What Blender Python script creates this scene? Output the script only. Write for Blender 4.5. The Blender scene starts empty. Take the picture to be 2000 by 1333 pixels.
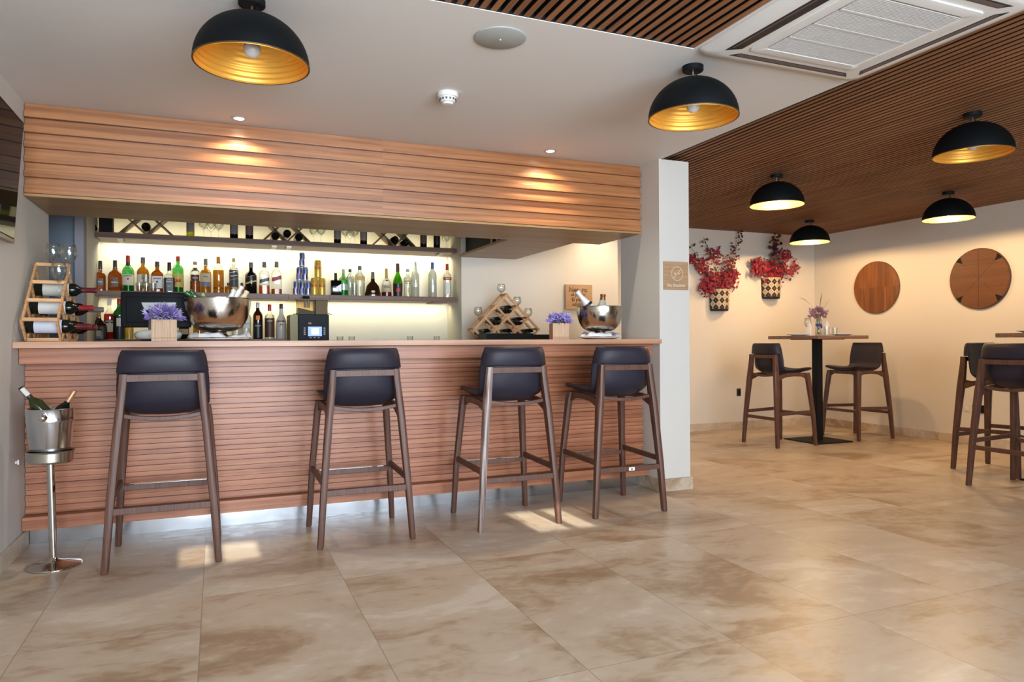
import bpy, bmesh, math, random
from mathutils import Vector, Matrix
random.seed(7)
C = bpy.context.scene.collection
PI = math.pi
# ------------------------------------------------------------------ camera
CAM = Vector((1.0026, -4.7928, 1.14)); YAW, PIT, ROL, FPX = .3938, .0011, -.0057, 1390.5
_s, _c = math.sin(YAW), math.cos(YAW)
FW = Vector((_s*math.cos(PIT), _c*math.cos(PIT), math.sin(PIT)))
_r = Vector((_c, -_s, 0)); _u = _r.cross(FW)
RT = _r*math.cos(ROL)+_u*math.sin(ROL); UP = -_r*math.sin(ROL)+_u*math.cos(ROL)
cd = bpy.data.cameras.new('camera'); cd.sensor_width = 36; cd.lens = FPX/2000*36; cd.clip_start = .05
cam = bpy.data.objects.new('camera', cd); C.objects.link(cam)
M = Matrix((RT, UP, -FW)).transposed().to_4x4(); M.translation = CAM
cam.matrix_world = M
bpy.context.scene.camera = cam
def at(px, py, ax, v):
    """a point of the photo's frame turned into a place on the plane ax = v"""
    d = FW+RT*((px-1000)/FPX)+UP*((666.5-py)/FPX); i = 'xyz'.index(ax)
    return CAM+d*((v-CAM[i])/d[i])
def depth(p): return (Vector(p)-CAM).dot(FW)
# ------------------------------------------------------------------ view, world
sc = bpy.context.scene
sc.view_settings.view_transform = 'Standard'; sc.view_settings.look = 'None'
sc.view_settings.exposure = 0.0; sc.view_settings.gamma = 1; sc.view_settings.use_curve_mapping = False
w = bpy.data.worlds.new('world'); sc.world = w; w.use_nodes = True
w.node_tree.nodes['Background'].inputs[0].default_value = (.62, .78, 1, 1)
w.node_tree.nodes['Background'].inputs[1].default_value = 1.0
sc.cycles.max_bounces = 10; sc.cycles.diffuse_bounces = 5; sc.cycles.glossy_bounces = 5
sc.cycles.transparent_max_bounces = 24; sc.cycles.transmission_bounces = 6
sc.cycles.sample_clamp_indirect = 4; sc.cycles.caustics_reflective = False; sc.cycles.caustics_refractive = False
# ------------------------------------------------------------------ lights
def light(name, kind, loc, energy, col, aim=None, **k):
    l = bpy.data.lights.new(name, kind); l.energy = energy; l.color = col
    for a, b in k.items(): setattr(l, a, b)
    o = bpy.data.objects.new(name, l); C.objects.link(o); o.location = loc
    if aim is not None: o.rotation_euler = (Vector(aim)-Vector(loc)).to_track_quat('-Z', 'Y').to_euler()
    return o
DAY = (.78, .89, 1.0); WARM = (1.0, .655, .32)
# daylight through the three big windows behind the camera
for i, (x0, x1, e) in enumerate([(.35, 2.05, 190), (2.35, 4.05, 160), (4.5, 5.9, 16)]):
    light('window_daylight', 'AREA', ((x0+x1)/2, -7.0, 1.35), e, DAY, ((x0+x1)/2, 0, 1.0), shape='RECTANGLE', size=x1-x0, size_y=2.1, spread=2.3)
light('sun', 'SUN', (2, -12, 6), 11.0, (1, .94, .80), (2-.25, -12+8.0, 6-2.75), angle=.006)
# recessed spots over the canopy, one over the far end of the back bar
SPOTS = [(1.138, -.143), (3.235, -.161)]
for x, y in SPOTS:
    light('spot_light', 'SPOT', (x, y, 2.508), 50, (1, .89, .72), (x, y+.05, 0), spot_size=2.3, spot_blend=.9, shadow_soft_size=.03)
light('spot_light', 'SPOT', (4.75, 1.55, 2.5), 38, (1, .8, .56), (4.8, 1.7, 0), spot_size=2.5, spot_blend=.9, shadow_soft_size=.04)
# LED strips of the back bar shelves
NX0, NX1, NYB = .065, 3.26, 2.40
LED = (1.0, .87, .52)
light('led_strip', 'AREA', ((NX0+NX1)/2, 2.30, 2.03), 12.5, (1, .89, .60), ((NX0+NX1)/2, 2.42, 1.6), shape='RECTANGLE', size=3.1, size_y=.02)
light('led_strip', 'AREA', ((NX0+NX1)/2, 2.30, 2.10), 4.0, LED, ((NX0+NX1)/2, 2.40, 2.4), shape='RECTANGLE', size=3.1, size_y=.02)
light('led_strip', 'AREA', ((NX0+NX1)/2, 2.30, 1.525), 6.5, LED, ((NX0+NX1)/2, 2.42, 1.2), shape='RECTANGLE', size=3.1, size_y=.02)

# ------------------------------------------------------------------ materials
def newmat(name):
    m = bpy.data.materials.new(name); m.use_nodes = True
    n = m.node_tree.nodes; return m, n, m.node_tree.links, n['Principled BSDF']
MATS = {}
def mat(name, col, rough=.5, metal=0, spec=.5, emit=0, ecol=None, coat=0, alpha=1, bump=0, bscale=200):
    if name in MATS: return MATS[name]
    m, n, l, b = newmat(name)
    b.inputs['Base Color'].default_value = (*col, 1); b.inputs['Roughness'].default_value = rough
    b.inputs['Metallic'].default_value = metal; b.inputs['Specular IOR Level'].default_value = spec
    b.inputs['Coat Weight'].default_value = coat
    if emit: b.inputs['Emission Color'].default_value = (*(ecol or col), 1); b.inputs['Emission Strength'].default_value = emit
    if bump:
        t = n.new('ShaderNodeTexNoise'); t.inputs['Scale'].default_value = bscale; t.inputs['Detail'].default_value = 4
        tc = n.new('ShaderNodeTexCoord'); l.new(tc.outputs['Object'], t.inputs['Vector'])
        bm_ = n.new('ShaderNodeBump'); bm_.inputs['Strength'].default_value = bump; bm_.inputs['Distance'].default_value = .002
        l.new(t.outputs[0], bm_.inputs['Height']); l.new(bm_.outputs[0], b.inputs['Normal'])
    MATS[name] = m; return m
def ramp(n, stops):
    r = n.new('ShaderNodeValToRGB'); e = r.color_ramp.elements
    while len(e) < len(stops): e.new(.5)
    for q, (p, c) in zip(e, stops): q.position = p; q.color = (*c, 1)
    return r
def wood(name, c1, c2, axis='x', scale=1.0, rough=.45, band=None, space='Object', coat=0, fine=1.0):
    """grain runs along axis; band = (axis, pitch) gives each board its own tone"""
    if name in MATS: return MATS[name]
    m, n, l, b = newmat(name)
    tc = n.new('ShaderNodeTexCoord'); mp = n.new('ShaderNodeMapping')
    sc_ = {'x': (.55, 9, 9), 'y': (9, .55, 9), 'z': (9, 9, .55)}[axis]
    mp.inputs['Scale'].default_value = tuple(q*scale for q in sc_)
    l.new(tc.outputs[space], mp.inputs['Vector'])
    vec = mp.outputs[0]; fac_add = None
    if band:
        sp = n.new('ShaderNodeSeparateXYZ'); l.new(tc.outputs[space], sp.inputs[0])
        dv = n.new('ShaderNodeMath'); dv.operation = 'DIVIDE'; dv.inputs[1].default_value = band[1]
        l.new(sp.outputs['XYZ'.index(band[0].upper())], dv.inputs[0])
        fl = n.new('ShaderNodeMath'); fl.operation = 'FLOOR'; l.new(dv.outputs[0], fl.inputs[0])
        dx = n.new('ShaderNodeMath'); dx.operation = 'DIVIDE'; dx.inputs[1].default_value = band[2] if len(band) > 2 else 50
        l.new(sp.outputs['XYZ'.index(axis.upper())], dx.inputs[0])
        fx = n.new('ShaderNodeMath'); fx.operation = 'FLOOR'; l.new(dx.outputs[0], fx.inputs[0])
        cb = n.new('ShaderNodeCombineXYZ'); l.new(fl.outputs[0], cb.inputs[0]); l.new(fx.outputs[0], cb.inputs[1])
        wn = n.new('ShaderNodeTexWhiteNoise'); l.new(cb.outputs[0], wn.inputs['Vector'])
        va = n.new('ShaderNodeVectorMath'); va.operation = 'MULTIPLY_ADD'; va.inputs[1].default_value = (7, 7, 7)
        l.new(wn.outputs['Color'], va.inputs[0]); l.new(mp.outputs[0], va.inputs[2]); vec = va.outputs[0]; fac_add = wn.outputs['Value']
    t = n.new('ShaderNodeTexNoise'); t.inputs['Scale'].default_value = 2.2; t.inputs['Detail'].default_value = 6; t.inputs['Distortion'].default_value = 1.2
    l.new(vec, t.inputs['Vector'])
    t2 = n.new('ShaderNodeTexNoise'); t2.inputs['Scale'].default_value = 16*fine; t2.inputs['Detail'].default_value = 3; l.new(vec, t2.inputs['Vector'])
    wv = n.new('ShaderNodeTexWave'); wv.inputs['Scale'].default_value = .9; wv.inputs['Distortion'].default_value = 9; wv.inputs['Detail'].default_value = 2
    wv.bands_direction = {'x': 'Z', 'y': 'X', 'z': 'X'}[axis]; l.new(vec, wv.inputs['Vector'])
    a1 = n.new('ShaderNodeMath'); a1.operation = 'MULTIPLY_ADD'; a1.inputs[1].default_value = .32; l.new(t2.outputs[0], a1.inputs[0]); l.new(t.outputs[0], a1.inputs[2])
    a2 = n.new('ShaderNodeMath'); a2.operation = 'MULTIPLY_ADD'; a2.inputs[1].default_value = .22; l.new(wv.outputs['Fac'], a2.inputs[0]); l.new(a1.outputs[0], a2.inputs[2])
    src = a2.outputs[0]
    if fac_add:
        a3 = n.new('ShaderNodeMath'); a3.operation = 'MULTIPLY_ADD'; a3.inputs[1].default_value = .28; l.new(fac_add, a3.inputs[0]); l.new(src, a3.inputs[2])
        a4 = n.new('ShaderNodeMath'); a4.operation = 'SUBTRACT'; a4.inputs[1].default_value = .14; l.new(a3.outputs[0], a4.inputs[0]); src = a4.outputs[0]
    r = ramp(n, [(.45, c1), (.72, tuple((p+q)/2 for p, q in zip(c1, c2))), (1.0, c2)])
    l.new(src, r.inputs[0]); l.new(r.outputs[0], b.inputs['Base Color'])
    b.inputs['Roughness'].default_value = rough; b.inputs['Coat Weight'].default_value = coat; b.inputs['Coat Roughness'].default_value = .25
    bp = n.new('ShaderNodeBump'); bp.inputs['Strength'].default_value = .25; bp.inputs['Distance'].default_value = .001
    l.new(t2.outputs[0], bp.inputs['Height']); l.new(bp.outputs[0], b.inputs['Normal'])
    MATS[name] = m; return m
def thin(name, col, gloss=.08, body=0, bodycol=None, rough=.03):
    """thin-walled glass or clear liquid"""
    if name in MATS: return MATS[name]
    m, n, l, b = newmat(name); out = n['Material Output']
    tr = n.new('ShaderNodeBsdfTransparent'); tr.inputs[0].default_value = (*col, 1)
    gl = n.new('ShaderNodeBsdfGlossy'); gl.inputs['Roughness'].default_value = rough
    fr = n.new('ShaderNodeLayerWeight'); fr.inputs[0].default_value = .35
    mu = n.new('ShaderNodeMath'); mu.operation = 'MULTIPLY_ADD'; mu.inputs[1].default_value = .32; mu.inputs[2].default_value = gloss; mu.use_clamp = True
    l.new(fr.outputs['Fresnel'], mu.inputs[0])
    first = tr.outputs[0]
    if body:
        df = n.new('ShaderNodeBsdfDiffuse'); df.inputs[0].default_value = (*(bodycol or col), 1)
        tl = n.new('ShaderNodeBsdfTranslucent'); tl.inputs[0].default_value = (*(bodycol or col), 1)
        mm = n.new('ShaderNodeMixShader'); mm.inputs[0].default_value = .6; l.new(df.outputs[0], mm.inputs[1]); l.new(tl.outputs[0], mm.inputs[2])
        mx0 = n.new('ShaderNodeMixShader'); mx0.inputs[0].default_value = body; l.new(tr.outputs[0], mx0.inputs[1]); l.new(mm.outputs[0], mx0.inputs[2]); first = mx0.outputs[0]
    mx = n.new('ShaderNodeMixShader'); l.new(mu.outputs[0], mx.inputs[0]); l.new(first, mx.inputs[1]); l.new(gl.outputs[0], mx.inputs[2])
    l.new(mx.outputs[0], out.inputs[0]); MATS[name] = m; return m

def paint(name, col, rough=.6):
    return mat(name, col, rough, spec=.3, bump=.25, bscale=90)
P_WHITE = paint('wall_paint', (.60, .575, .53))
P_CEIL = paint('ceiling_paint', (.70, .675, .645))
P_CREAM = paint('cream_paint', (.66, .61, .53))
P_NICHE = paint('niche_paint', (.74, .71, .60))
P_BLUE = paint('blue_grey_paint', (.15, .185, .225))
P_JAMB = paint('lavender_grey_paint', (.27, .255, .285))
BLACK = mat('matt_black', (.005, .006, .007), .6, spec=.18)
GBLACK = mat('gloss_black', (.004, .004, .005), .12)
STEEL = mat('polished_steel', (.66, .66, .65), .07, 1)
BSTEEL = mat('brushed_steel', (.62, .64, .68), .18, 1, bump=.05, bscale=60)
AGED = mat('hammered_steel', (.56, .52, .46), .16, 1, bump=.5, bscale=45)
WHITEP = mat('white_plastic', (.68, .67, .65), .35)
OAK_C = wood('canopy_oak', (.26, .092, .030), (.43, .182, .068), 'x', 1.0, .33, ('z', .0427, 2.05), coat=.4)
OAK_B = wood('bar_oak', (.265, .083, .037), (.425, .168, .078), 'x', 1.0, .42, ('z', .03225, 2.05), coat=.1)
OAK_T = wood('counter_oak', (.36, .17, .095), (.54, .30, .18), 'x', .8, .4)
OAK_S = wood('soffit_oak', (.27, .14, .045), (.42, .24, .085), 'x', .6, .4, fine=2)
SLAT = wood('ceiling_slat_wood', (.15, .058, .022), (.30, .125, .050), 'y', .8, .6, ('x', .05))
SHELF = wood('shelf_walnut', (.075, .030, .016), (.17, .075, .042), 'x', 1, .45)
WAL = wood('stool_walnut', (.052, .020, .012), (.115, .048, .030), 'z', 2.2, .5)
PINE = wood('pine', (.42, .20, .075), (.68, .38, .17), 'y', 2, .5)
PINE_X = wood('planter_pine', (.38, .23, .13), (.54, .36, .225), 'z', 2.4, .6)
SIGNW = wood('sign_oak', (.30, .17, .085), (.47, .29, .16), 'x', 2.5, .5)
DISC = wood('disc_teak', (.10, .032, .008), (.23, .085, .024), 'z', 1.2, .45, ('y', .12))
TABW = wood('table_walnut', (.11, .055, .035), (.24, .13, .085), 'x', 1, .4)
LEATH = mat('stool_upholstery', (.019, .0165, .027), .5, spec=.3, bump=.25, bscale=260)
GLASS = thin('clear_glass', (.97, .98, .97), .05)
FROST = thin('frosted_glass', (.9, .92, .9), .04, .45, (.75, .76, .72))
GOLD = mat('gold_inside', (.90, .46, .07), .42, .55)
FOILW = mat('white_foil', (.72, .72, .74), .35, .2)
CLOTH = mat('white_napkin_cloth', (.66, .64, .65), .8)
CERAM = mat('white_china', (.74, .73, .71), .2)
STEM = mat('plant_stem', (.10, .14, .04), .6)
LEDM = mat('lamp_glow', (1, .95, .85), emit=14, ecol=(1, .9, .75))

def stone(name, tiles=True):
    m, n, l, b = newmat(name)
    tc = n.new('ShaderNodeTexCoord'); sp = n.new('ShaderNodeSeparateXYZ'); l.new(tc.outputs['Object'], sp.inputs[0])
    def math_(op, a, bb=None, c=None):
        q = n.new('ShaderNodeMath'); q.operation = op
        for i, v in enumerate((a, bb, c)):
            if v is None: continue
            if isinstance(v, (int, float)): q.inputs[i].default_value = v
            else: l.new(v, q.inputs[i])
        return q.outputs[0]
    X, Y = sp.outputs[0], sp.outputs[1]
    if tiles:
        u = math_('DIVIDE', math_('SUBTRACT', X, .316-.624*8), .624)
        cu = math_('FLOOR', u)
        off = math_('MULTIPLY', math_('LESS_THAN', cu, 9), -.36)
        v = math_('DIVIDE', math_('ADD', math_('ADD', Y, 1.31+1.3*8), math_('MULTIPLY', off, -1)), 1.3)
        cv = math_('FLOOR', v)
        fu = math_('SUBTRACT', u, cu); fv = math_('SUBTRACT', v, cv)
        du = math_('MULTIPLY', math_('MINIMUM', fu, math_('SUBTRACT', 1, fu)), .624)
        dv = math_('MULTIPLY', math_('MINIMUM', fv, math_('SUBTRACT', 1, fv)), 1.3)
        g = math_('LESS_THAN', math_('MINIMUM', du, dv), .0022)
        cb = n.new('ShaderNodeCombineXYZ'); l.new(cu, cb.inputs[0]); l.new(cv, cb.inputs[1])
        wn = n.new('ShaderNodeTexWhiteNoise'); l.new(cb.outputs[0], wn.inputs['Vector'])
        va = n.new('ShaderNodeVectorMath'); va.operation = 'MULTIPLY_ADD'; va.inputs[1].default_value = (9, 9, 0)
        l.new(wn.outputs['Color'], va.inputs[0]); l.new(tc.outputs['Object'], va.inputs[2]); vec = va.outputs[0]
    else: vec = tc.outputs['Object']
    mp = n.new('ShaderNodeMapping'); mp.inputs['Rotation'].default_value = (0, 0, .6); mp.inputs['Scale'].default_value = (.8, 1.35, 1.2)
    l.new(vec, mp.inputs['Vector'])
    t = n.new('ShaderNodeTexNoise'); t.inputs['Scale'].default_value = 1.1; t.inputs['Detail'].default_value = 10; t.inputs['Roughness'].default_value = .62; t.inputs['Distortion'].default_value = 1.1
    l.new(mp.outputs[0], t.inputs['Vector'])
    t2 = n.new('ShaderNodeTexNoise'); t2.inputs['Scale'].default_value = 14; t2.inputs['Detail'].default_value = 6; t2.inputs['Distortion'].default_value = .8; l.new(mp.outputs[0], t2.inputs['Vector'])
    t3 = n.new('ShaderNodeTexNoise'); t3.inputs['Scale'].default_value = 3.0; t3.inputs['Detail'].default_value = 5; t3.inputs['Distortion'].default_value = 2.5; l.new(mp.outputs[0], t3.inputs['Vector'])
    r = ramp(n, [(.34, (.33, .225, .14)), (.42, (.43, .32, .215)), (.47, (.50, .40, .295)), (.56, (.535, .44, .335)), (.64, (.62, .54, .44))])
    sm = math_('ADD', math_('MULTIPLY_ADD', t2.outputs[0], .26, t.outputs[0]), math_('MULTIPLY_ADD', t3.outputs[0], .16, -.21))
    l.new(sm, r.inputs[0])
    mx = n.new('ShaderNodeMixRGB'); mx.inputs[2].default_value = (.22, .155, .105, 1)
    l.new(r.outputs[0], mx.inputs[1])
    if tiles: l.new(math_('MULTIPLY', g, .55), mx.inputs[0])
    else: mx.inputs[0].default_value = 0
    l.new(mx.outputs[0], b.inputs['Base Color'])
    rr = math_('MULTIPLY_ADD', t2.outputs[0], .25, .24 if tiles else .4); l.new(rr, b.inputs['Roughness'])
    b.inputs['Specular IOR Level'].default_value = .45
    bp = n.new('ShaderNodeBump'); bp.inputs['Strength'].default_value = .3; bp.inputs['Distance'].default_value = .003
    l.new(t2.outputs[0], bp.inputs['Height']); l.new(bp.outputs[0], b.inputs['Normal'])
    return m
FLOORM = stone('stone_floor_tiles'); BASEM = stone('stone_skirting', False)

# ------------------------------------------------------------------ mesh helpers
class MB:
    def __init__(s): s.b = bmesh.new()
    def box(s, x0, x1, y0, y1, z0, z1, bev=0, mx=None):
        r = bmesh.ops.create_cube(s.b, size=1)['verts']
        for v in r: v.co = Vector((x0+(v.co.x+.5)*(x1-x0), y0+(v.co.y+.5)*(y1-y0), z0+(v.co.z+.5)*(z1-z0)))
        if bev:
            es = {e for v in r for e in v.link_edges}
            q = bmesh.ops.bevel(s.b, geom=list(es), offset=bev, segments=2, affect='EDGES', profile=.6)
            r = list({v for f in q['faces'] for v in f.verts} | {v for v in r if v.is_valid})
        if mx is not None:
            for v in r: v.co = mx @ v.co
        return s
    def rings(s, rings, cap0=True, cap1=True, closed=True, loop=False):
        vs = [[s.b.verts.new(p) for p in r] for r in rings]; n = len(vs[0])
        prs = list(zip(vs, vs[1:]))+([(vs[-1], vs[0])] if loop else [])
        for a, c in prs:
            for i in range(n if closed else n-1):
                j = (i+1) % n
                s.b.faces.new((a[i], a[j], c[j], c[i]))
        if cap0 and closed and not loop: s.b.faces.new(list(reversed(vs[0])))
        if cap1 and closed and not loop: s.b.faces.new(vs[-1])
        return s
    def lathe(s, prof, seg=24, c=(0, 0, 0), sq=2, fy=1.0, cap0=True, cap1=True, mx=None):
        rr = []
        for r, z in prof:
            ring = []
            for i in range(seg):
                a = 2*PI*(i+.5)/seg; ca, sa = math.cos(a), math.sin(a)
                k = 1 if sq == 2 else 1/((abs(ca)**sq+abs(sa)**sq)**(1/sq))
                p = Vector((c[0]+max(r, 1e-4)*k*ca, c[1]+max(r, 1e-4)*k*sa*fy, c[2]+z))
                ring.append(mx @ p if mx is not None else p)
            rr.append(ring)
        return s.rings(rr, cap0, cap1)
    def tube(s, pts, r, seg=8, caps=True):
        pts = [Vector(p) for p in pts]; rr = []
        for i, p in enumerate(pts):
            d = (pts[min(i+1, len(pts)-1)]-pts[max(i-1, 0)]).normalized()
            a = d.orthogonal().normalized() if i == 0 else (pa-d*pa.dot(d)).normalized()
            pa = a; bb = d.cross(a); ri = r[i] if isinstance(r, (list, tuple)) else r
            rr.append([p+(a*math.cos(2*PI*k/seg)+bb*math.sin(2*PI*k/seg))*ri for k in range(seg)])
        return s.rings(rr, caps, caps)
    def bar(s, a, b_, wx, wy, up=(0, 0, 1)):
        """rectangular bar a -> b, wx across, wy along 'up'"""
        a, b_ = Vector(a), Vector(b_); d = (b_-a).normalized(); u = Vector(up); x = d.cross(u).normalized(); u = x.cross(d)
        return s.rings([[p+x*(sx*wx/2)+u*(sy*wy/2) for sx, sy in ((-1, -1), (1, -1), (1, 1), (-1, 1))] for p in (a, b_)])
    def loft(s, secs, k=4, m=1.0):
        secs = [(x, y, z, a*m, b_*m) for x, y, z, a, b_ in secs]
        """horizontal rounded sections (x,y,z,hx,hy)"""
        rr = []
        for x, y, z, hx, hy in secs:
            rg = []
            for i in range(12):
                a = 2*PI*(i+.5)/12; ca, sa = math.cos(a), math.sin(a); q = 1/((abs(ca)**k+abs(sa)**k)**(1/k))
                rg.append(Vector((x+hx*q*ca, y+hy*q*sa, z)))
            rr.append(rg)
        return s.rings(rr)
    def poly(s, pts, th, axis='y'):
        """flat polygon in the xz plane given thickness along y (or as points)"""
        f = [Vector((x, -th/2, z)) for x, z in pts]; g = [Vector((x, th/2, z)) for x, z in pts]
        return s.rings([f, g])
    def xf(s, mx): bmesh.ops.transform(s.b, matrix=mx, verts=s.b.verts); return s
    def build(s, name, m, parent=None, smooth=False, ang=.6, bevel=0, sub=0, **props):
        bmesh.ops.recalc_face_normals(s.b, faces=s.b.faces)
        me = bpy.data.meshes.new(name); s.b.to_mesh(me); s.b.free()
        if m: me.materials.append(m)
        if smooth:
            for p in me.polygons: p.use_smooth = True
            me.set_sharp_from_angle(angle=ang)
        o = bpy.data.objects.new(name, me); C.objects.link(o)
        if parent: o.parent = parent
        if bevel:
            q = o.modifiers.new('bevel', 'BEVEL'); q.width = bevel; q.segments = 2; q.limit_method = 'ANGLE'
        if sub:
            q = o.modifiers.new('sub', 'SUBSURF'); q.levels = sub; q.render_levels = sub
        for k, v in props.items(): o[k] = v
        return o
def tag(o, label, cat, group=None, kind=None):
    o['label'] = label; o['category'] = cat
    if group: o['group'] = group
    if kind: o['kind'] = kind
    return o
def thing(name, label, cat, loc=(0, 0, 0), rz=0, group=None, rot=None):
    o = bpy.data.objects.new(name, None); C.objects.link(o); o.location = loc; o.rotation_euler = rot or (0, 0, rz); o.empty_display_size = .1
    return tag(o, label, cat, group)
def struct(name, mb, m, parent=None, **k):
    return mb.build(name, m, parent, kind='structure', **k) if not parent else mb.build(name, m, parent, **k)
def copy_tree(o, parent=None):
    c = o.copy(); C.objects.link(c); c.parent = parent
    for ch in [q for q in o.children]: copy_tree(ch, c)
    return c
def lettering(body, size, m, parent, loc=(0, 0, 0), radius=None, depth_=.0006, name='lettering', rot=None, xs=1.0, font_rot=0, arc=0):
    """letters facing -y at loc; wrapped round a vertical cylinder of the given radius"""
    cu = bpy.data.curves.new('t', 'FONT'); cu.body = body; cu.size = size; cu.align_x = 'CENTER'; cu.align_y = 'CENTER'; cu.extrude = 0; cu.resolution_u = 2; cu.offset = size*.035
    ob = bpy.data.objects.new('t', cu); C.objects.link(ob)
    dg = bpy.context.evaluated_depsgraph_get(); me = bpy.data.meshes.new_from_object(ob.evaluated_get(dg)); bpy.data.objects.remove(ob)
    cr, sr = math.cos(font_rot), math.sin(font_rot)
    for v in me.vertices:
        x, z = v.co.x*xs, v.co.y
        if arc: z -= arc*x*x
        x, z = x*cr-z*sr, x*sr+z*cr
        if radius: a = x/radius; v.co = Vector((radius*math.sin(a), -radius*math.cos(a), z))
        else: v.co = Vector((x, 0, z))
    me.materials.clear(); me.materials.append(m)
    o = bpy.data.objects.new(name, me); C.objects.link(o); o.parent = parent; o.location = loc
    if rot: o.rotation_euler = rot
    sm = o.modifiers.new('thick', 'SOLIDIFY'); sm.thickness = depth_; sm.offset = 0
    return o

# ------------------------------------------------------------------ setting
L = 4.095; HC = 2.516; HS = 2.55; XR = 8.537; YB = 2.584; PY0, PY1, PX1 = -.258, .294, 4.366
YR = -7.2
struct('floor', MB().box(-1.6, XR+.2, YR-.2, YB+.2, -.1, 0), FLOORM)
g = MB().box(-1.6, 4.12, -2.028, YB+.1, HC, HC+.12).box(3.09, 4.12, -3.02, -2.028, HC, HC+.12)
struct('ceiling', g, P_CEIL)
gw, gk = MB(), MB()
def slats(x, xe, y0, y1, z=HS):
    while x < xe:
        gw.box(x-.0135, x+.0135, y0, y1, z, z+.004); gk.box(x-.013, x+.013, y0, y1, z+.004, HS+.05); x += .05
slats(4.175, XR-.01, YR, YB); slats(.025, 3.08, YR, -2.031, HC+.004); slats(3.125, 4.11, YR, -3.024, HC+.004)
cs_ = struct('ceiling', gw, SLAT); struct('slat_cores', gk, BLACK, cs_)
struct('ceiling', MB().box(-.1, XR+.1, YR, -2.03, HS+.05, HS+.12).box(4.12, XR+.1, -2.03, YB+.1, HS+.05, HS+.12), BLACK)
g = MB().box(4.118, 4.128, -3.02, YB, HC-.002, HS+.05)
g.box(-.02, 3.09, -2.0300, -2.0284, HC+.003, HS+.05); struct('shade_strip', g, BLACK)  # black strips put in the shade of the ceiling gap and slat grooves
struct('wall_left', MB().box(-.16, 0, YR, .639, 0, 2.6), P_WHITE)
struct('wall_back', MB().box(PX1-.3, XR+.1, YB, YB+.12, 0, 2.62), P_CREAM)
struct('wall_right', MB().box(XR, XR+.12, YR, YB+.1, 0, 2.62), P_CREAM)
# rear wall, openings added to shape the sun patches; daylight lamps stand in front
g = MB()
SW = [(1.02, 1.42, 2.205, 2.37), (2.98, 3.36, 2.16, 2.37)]
xs_ = [-1.6]+[v for s_ in SW for v in s_[:2]]+[XR+.2]
g.box(-1.6, XR+.2, YR-.12, YR, 0, 2.12); g.box(-1.6, XR+.2, YR-.12, YR, 2.37, 2.62)
for a, b_ in ((xs_[0], xs_[1]), (xs_[2], xs_[3]), (xs_[4], xs_[5])): g.box(a, b_, YR-.12, YR, 2.12, 2.37)
for s_ in SW: g.box(s_[0], s_[1], YR-.12, YR, 2.12, s_[2]); 
struct('wall_rear', g, P_WHITE)
for i, (x0, x1) in enumerate([(.35, 2.05), (2.35, 4.05), (4.5, 5.9)]):
    g = MB()
    g.box(x0-.06, x1+.06, -6.98, -6.92, 2.4, 2.46).box(x0-.06, x1+.06, -6.98, -6.92, .22, .3)
    for xx in (x0-.03, (x0+x1)/2, x1+.03): g.box(xx-.03, xx+.03, -6.98, -6.92, .3, 2.4)
    struct('window_%d' % (i+1), g, mat('window_frame_grey', (.08, .08, .085), .5))
struct('wall_alcove', MB().box(-1.6, -1.5, .5, YB, 0, 2.6).box(-1.5, -.16, .55, .63, 0, 2.6), P_WHITE)
struct('door_1', MB().box(-1.5, .004, 1.60, 1.65, 0, 2.52), P_BLUE)
struct('wall_niche', MB().box(NX0, NX1, NYB, NYB+.05, 0, HC).box(.006, NX0, 1.66, NYB+.05, 0, HC), P_NICHE)
struct('trim_2', MB().box(.004, NX0, 1.53, 1.66, 0, HC), P_JAMB)
struct('wall_middle', MB().box(NX1, 5.05, 1.93, YB+.05, 0, HC), P_CREAM)
struct('wall_niche', MB().box(NX1-.004, NX1, 1.932, NYB, 0, HC), P_NICHE)
struct('wall_pillar', MB().box(L, PX1, PY0, PY1, 0, HC), P_WHITE)
# skirting of the same stone as the floor
BH = .095
struct('baseboard_left', MB().box(0, .014, YR, .0, 0, BH, .003), BASEM)
struct('baseboard_back', MB().box(PX1, XR, YB-.014, YB, 0, .095, .003), BASEM)
struct('baseboard_right', MB().box(XR-.014, XR, YR, YB, 0, .095, .003), BASEM)
struct('baseboard_pillar', MB().box(L-.014, PX1+.016, PY0-.014, PY1, 0, BH, .003), BASEM)

# ------------------------------------------------------------------ bar and canopy
bar = thing('bar_counter', 'long wooden bar front of horizontal slats beneath the countertop', 'bar', (0, 0, 0))
g = MB().box(.004, L-.004, .006, .05, .17, 1.118).box(.004, L-.004, -.012, .006, .9955, 1.03)
z = .978
while z > .2:
    g.box(.004, L-.004, -.034, .006, z-.0165, z+.0165, .0015).box(.004, L-.004, -.012, .006, z-.0475, z-.0215); z -= .0645
g.build('slatted_panel', OAK_B, bar)
MB().box(.004, L-.004, -.155, .03, 1.032, 1.119, .002).build('apron', OAK_B, bar)
MB().box(.004, L-.004, -.107, .03, .104, .178, .002).box(.004, L-.004, -.112, -.1, .138, .142).build('plinth', OAK_B, bar)
MB().box(.016, L-.014, .012, .03, 0, .106).build('kick_plate', BSTEEL, bar, label='mirror-like steel kick plate')
MB().box(.004, .03, .05, .36, 0, 1.118).build('end_panel', OAK_B, bar)
MB().box(L-.03, L-.004, .05, .28, 0, 1.118).build('end_panel', OAK_B, bar)
tag(MB().box(.003, 4.093, -.288, .36, 1.1205, 1.155, .0015).build('countertop', OAK_T), 'long light oak countertop running along the whole bar', 'countertop')
can = thing('bar_canopy', 'deep slatted oak canopy hanging over the bar', 'canopy', (0, 0, 0))
g = MB().box(.004, L-.004, .012, .03, 1.99, HC-.002).box(.004, L-.004, 0, .012, 2.4675, HC-.002)
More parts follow.
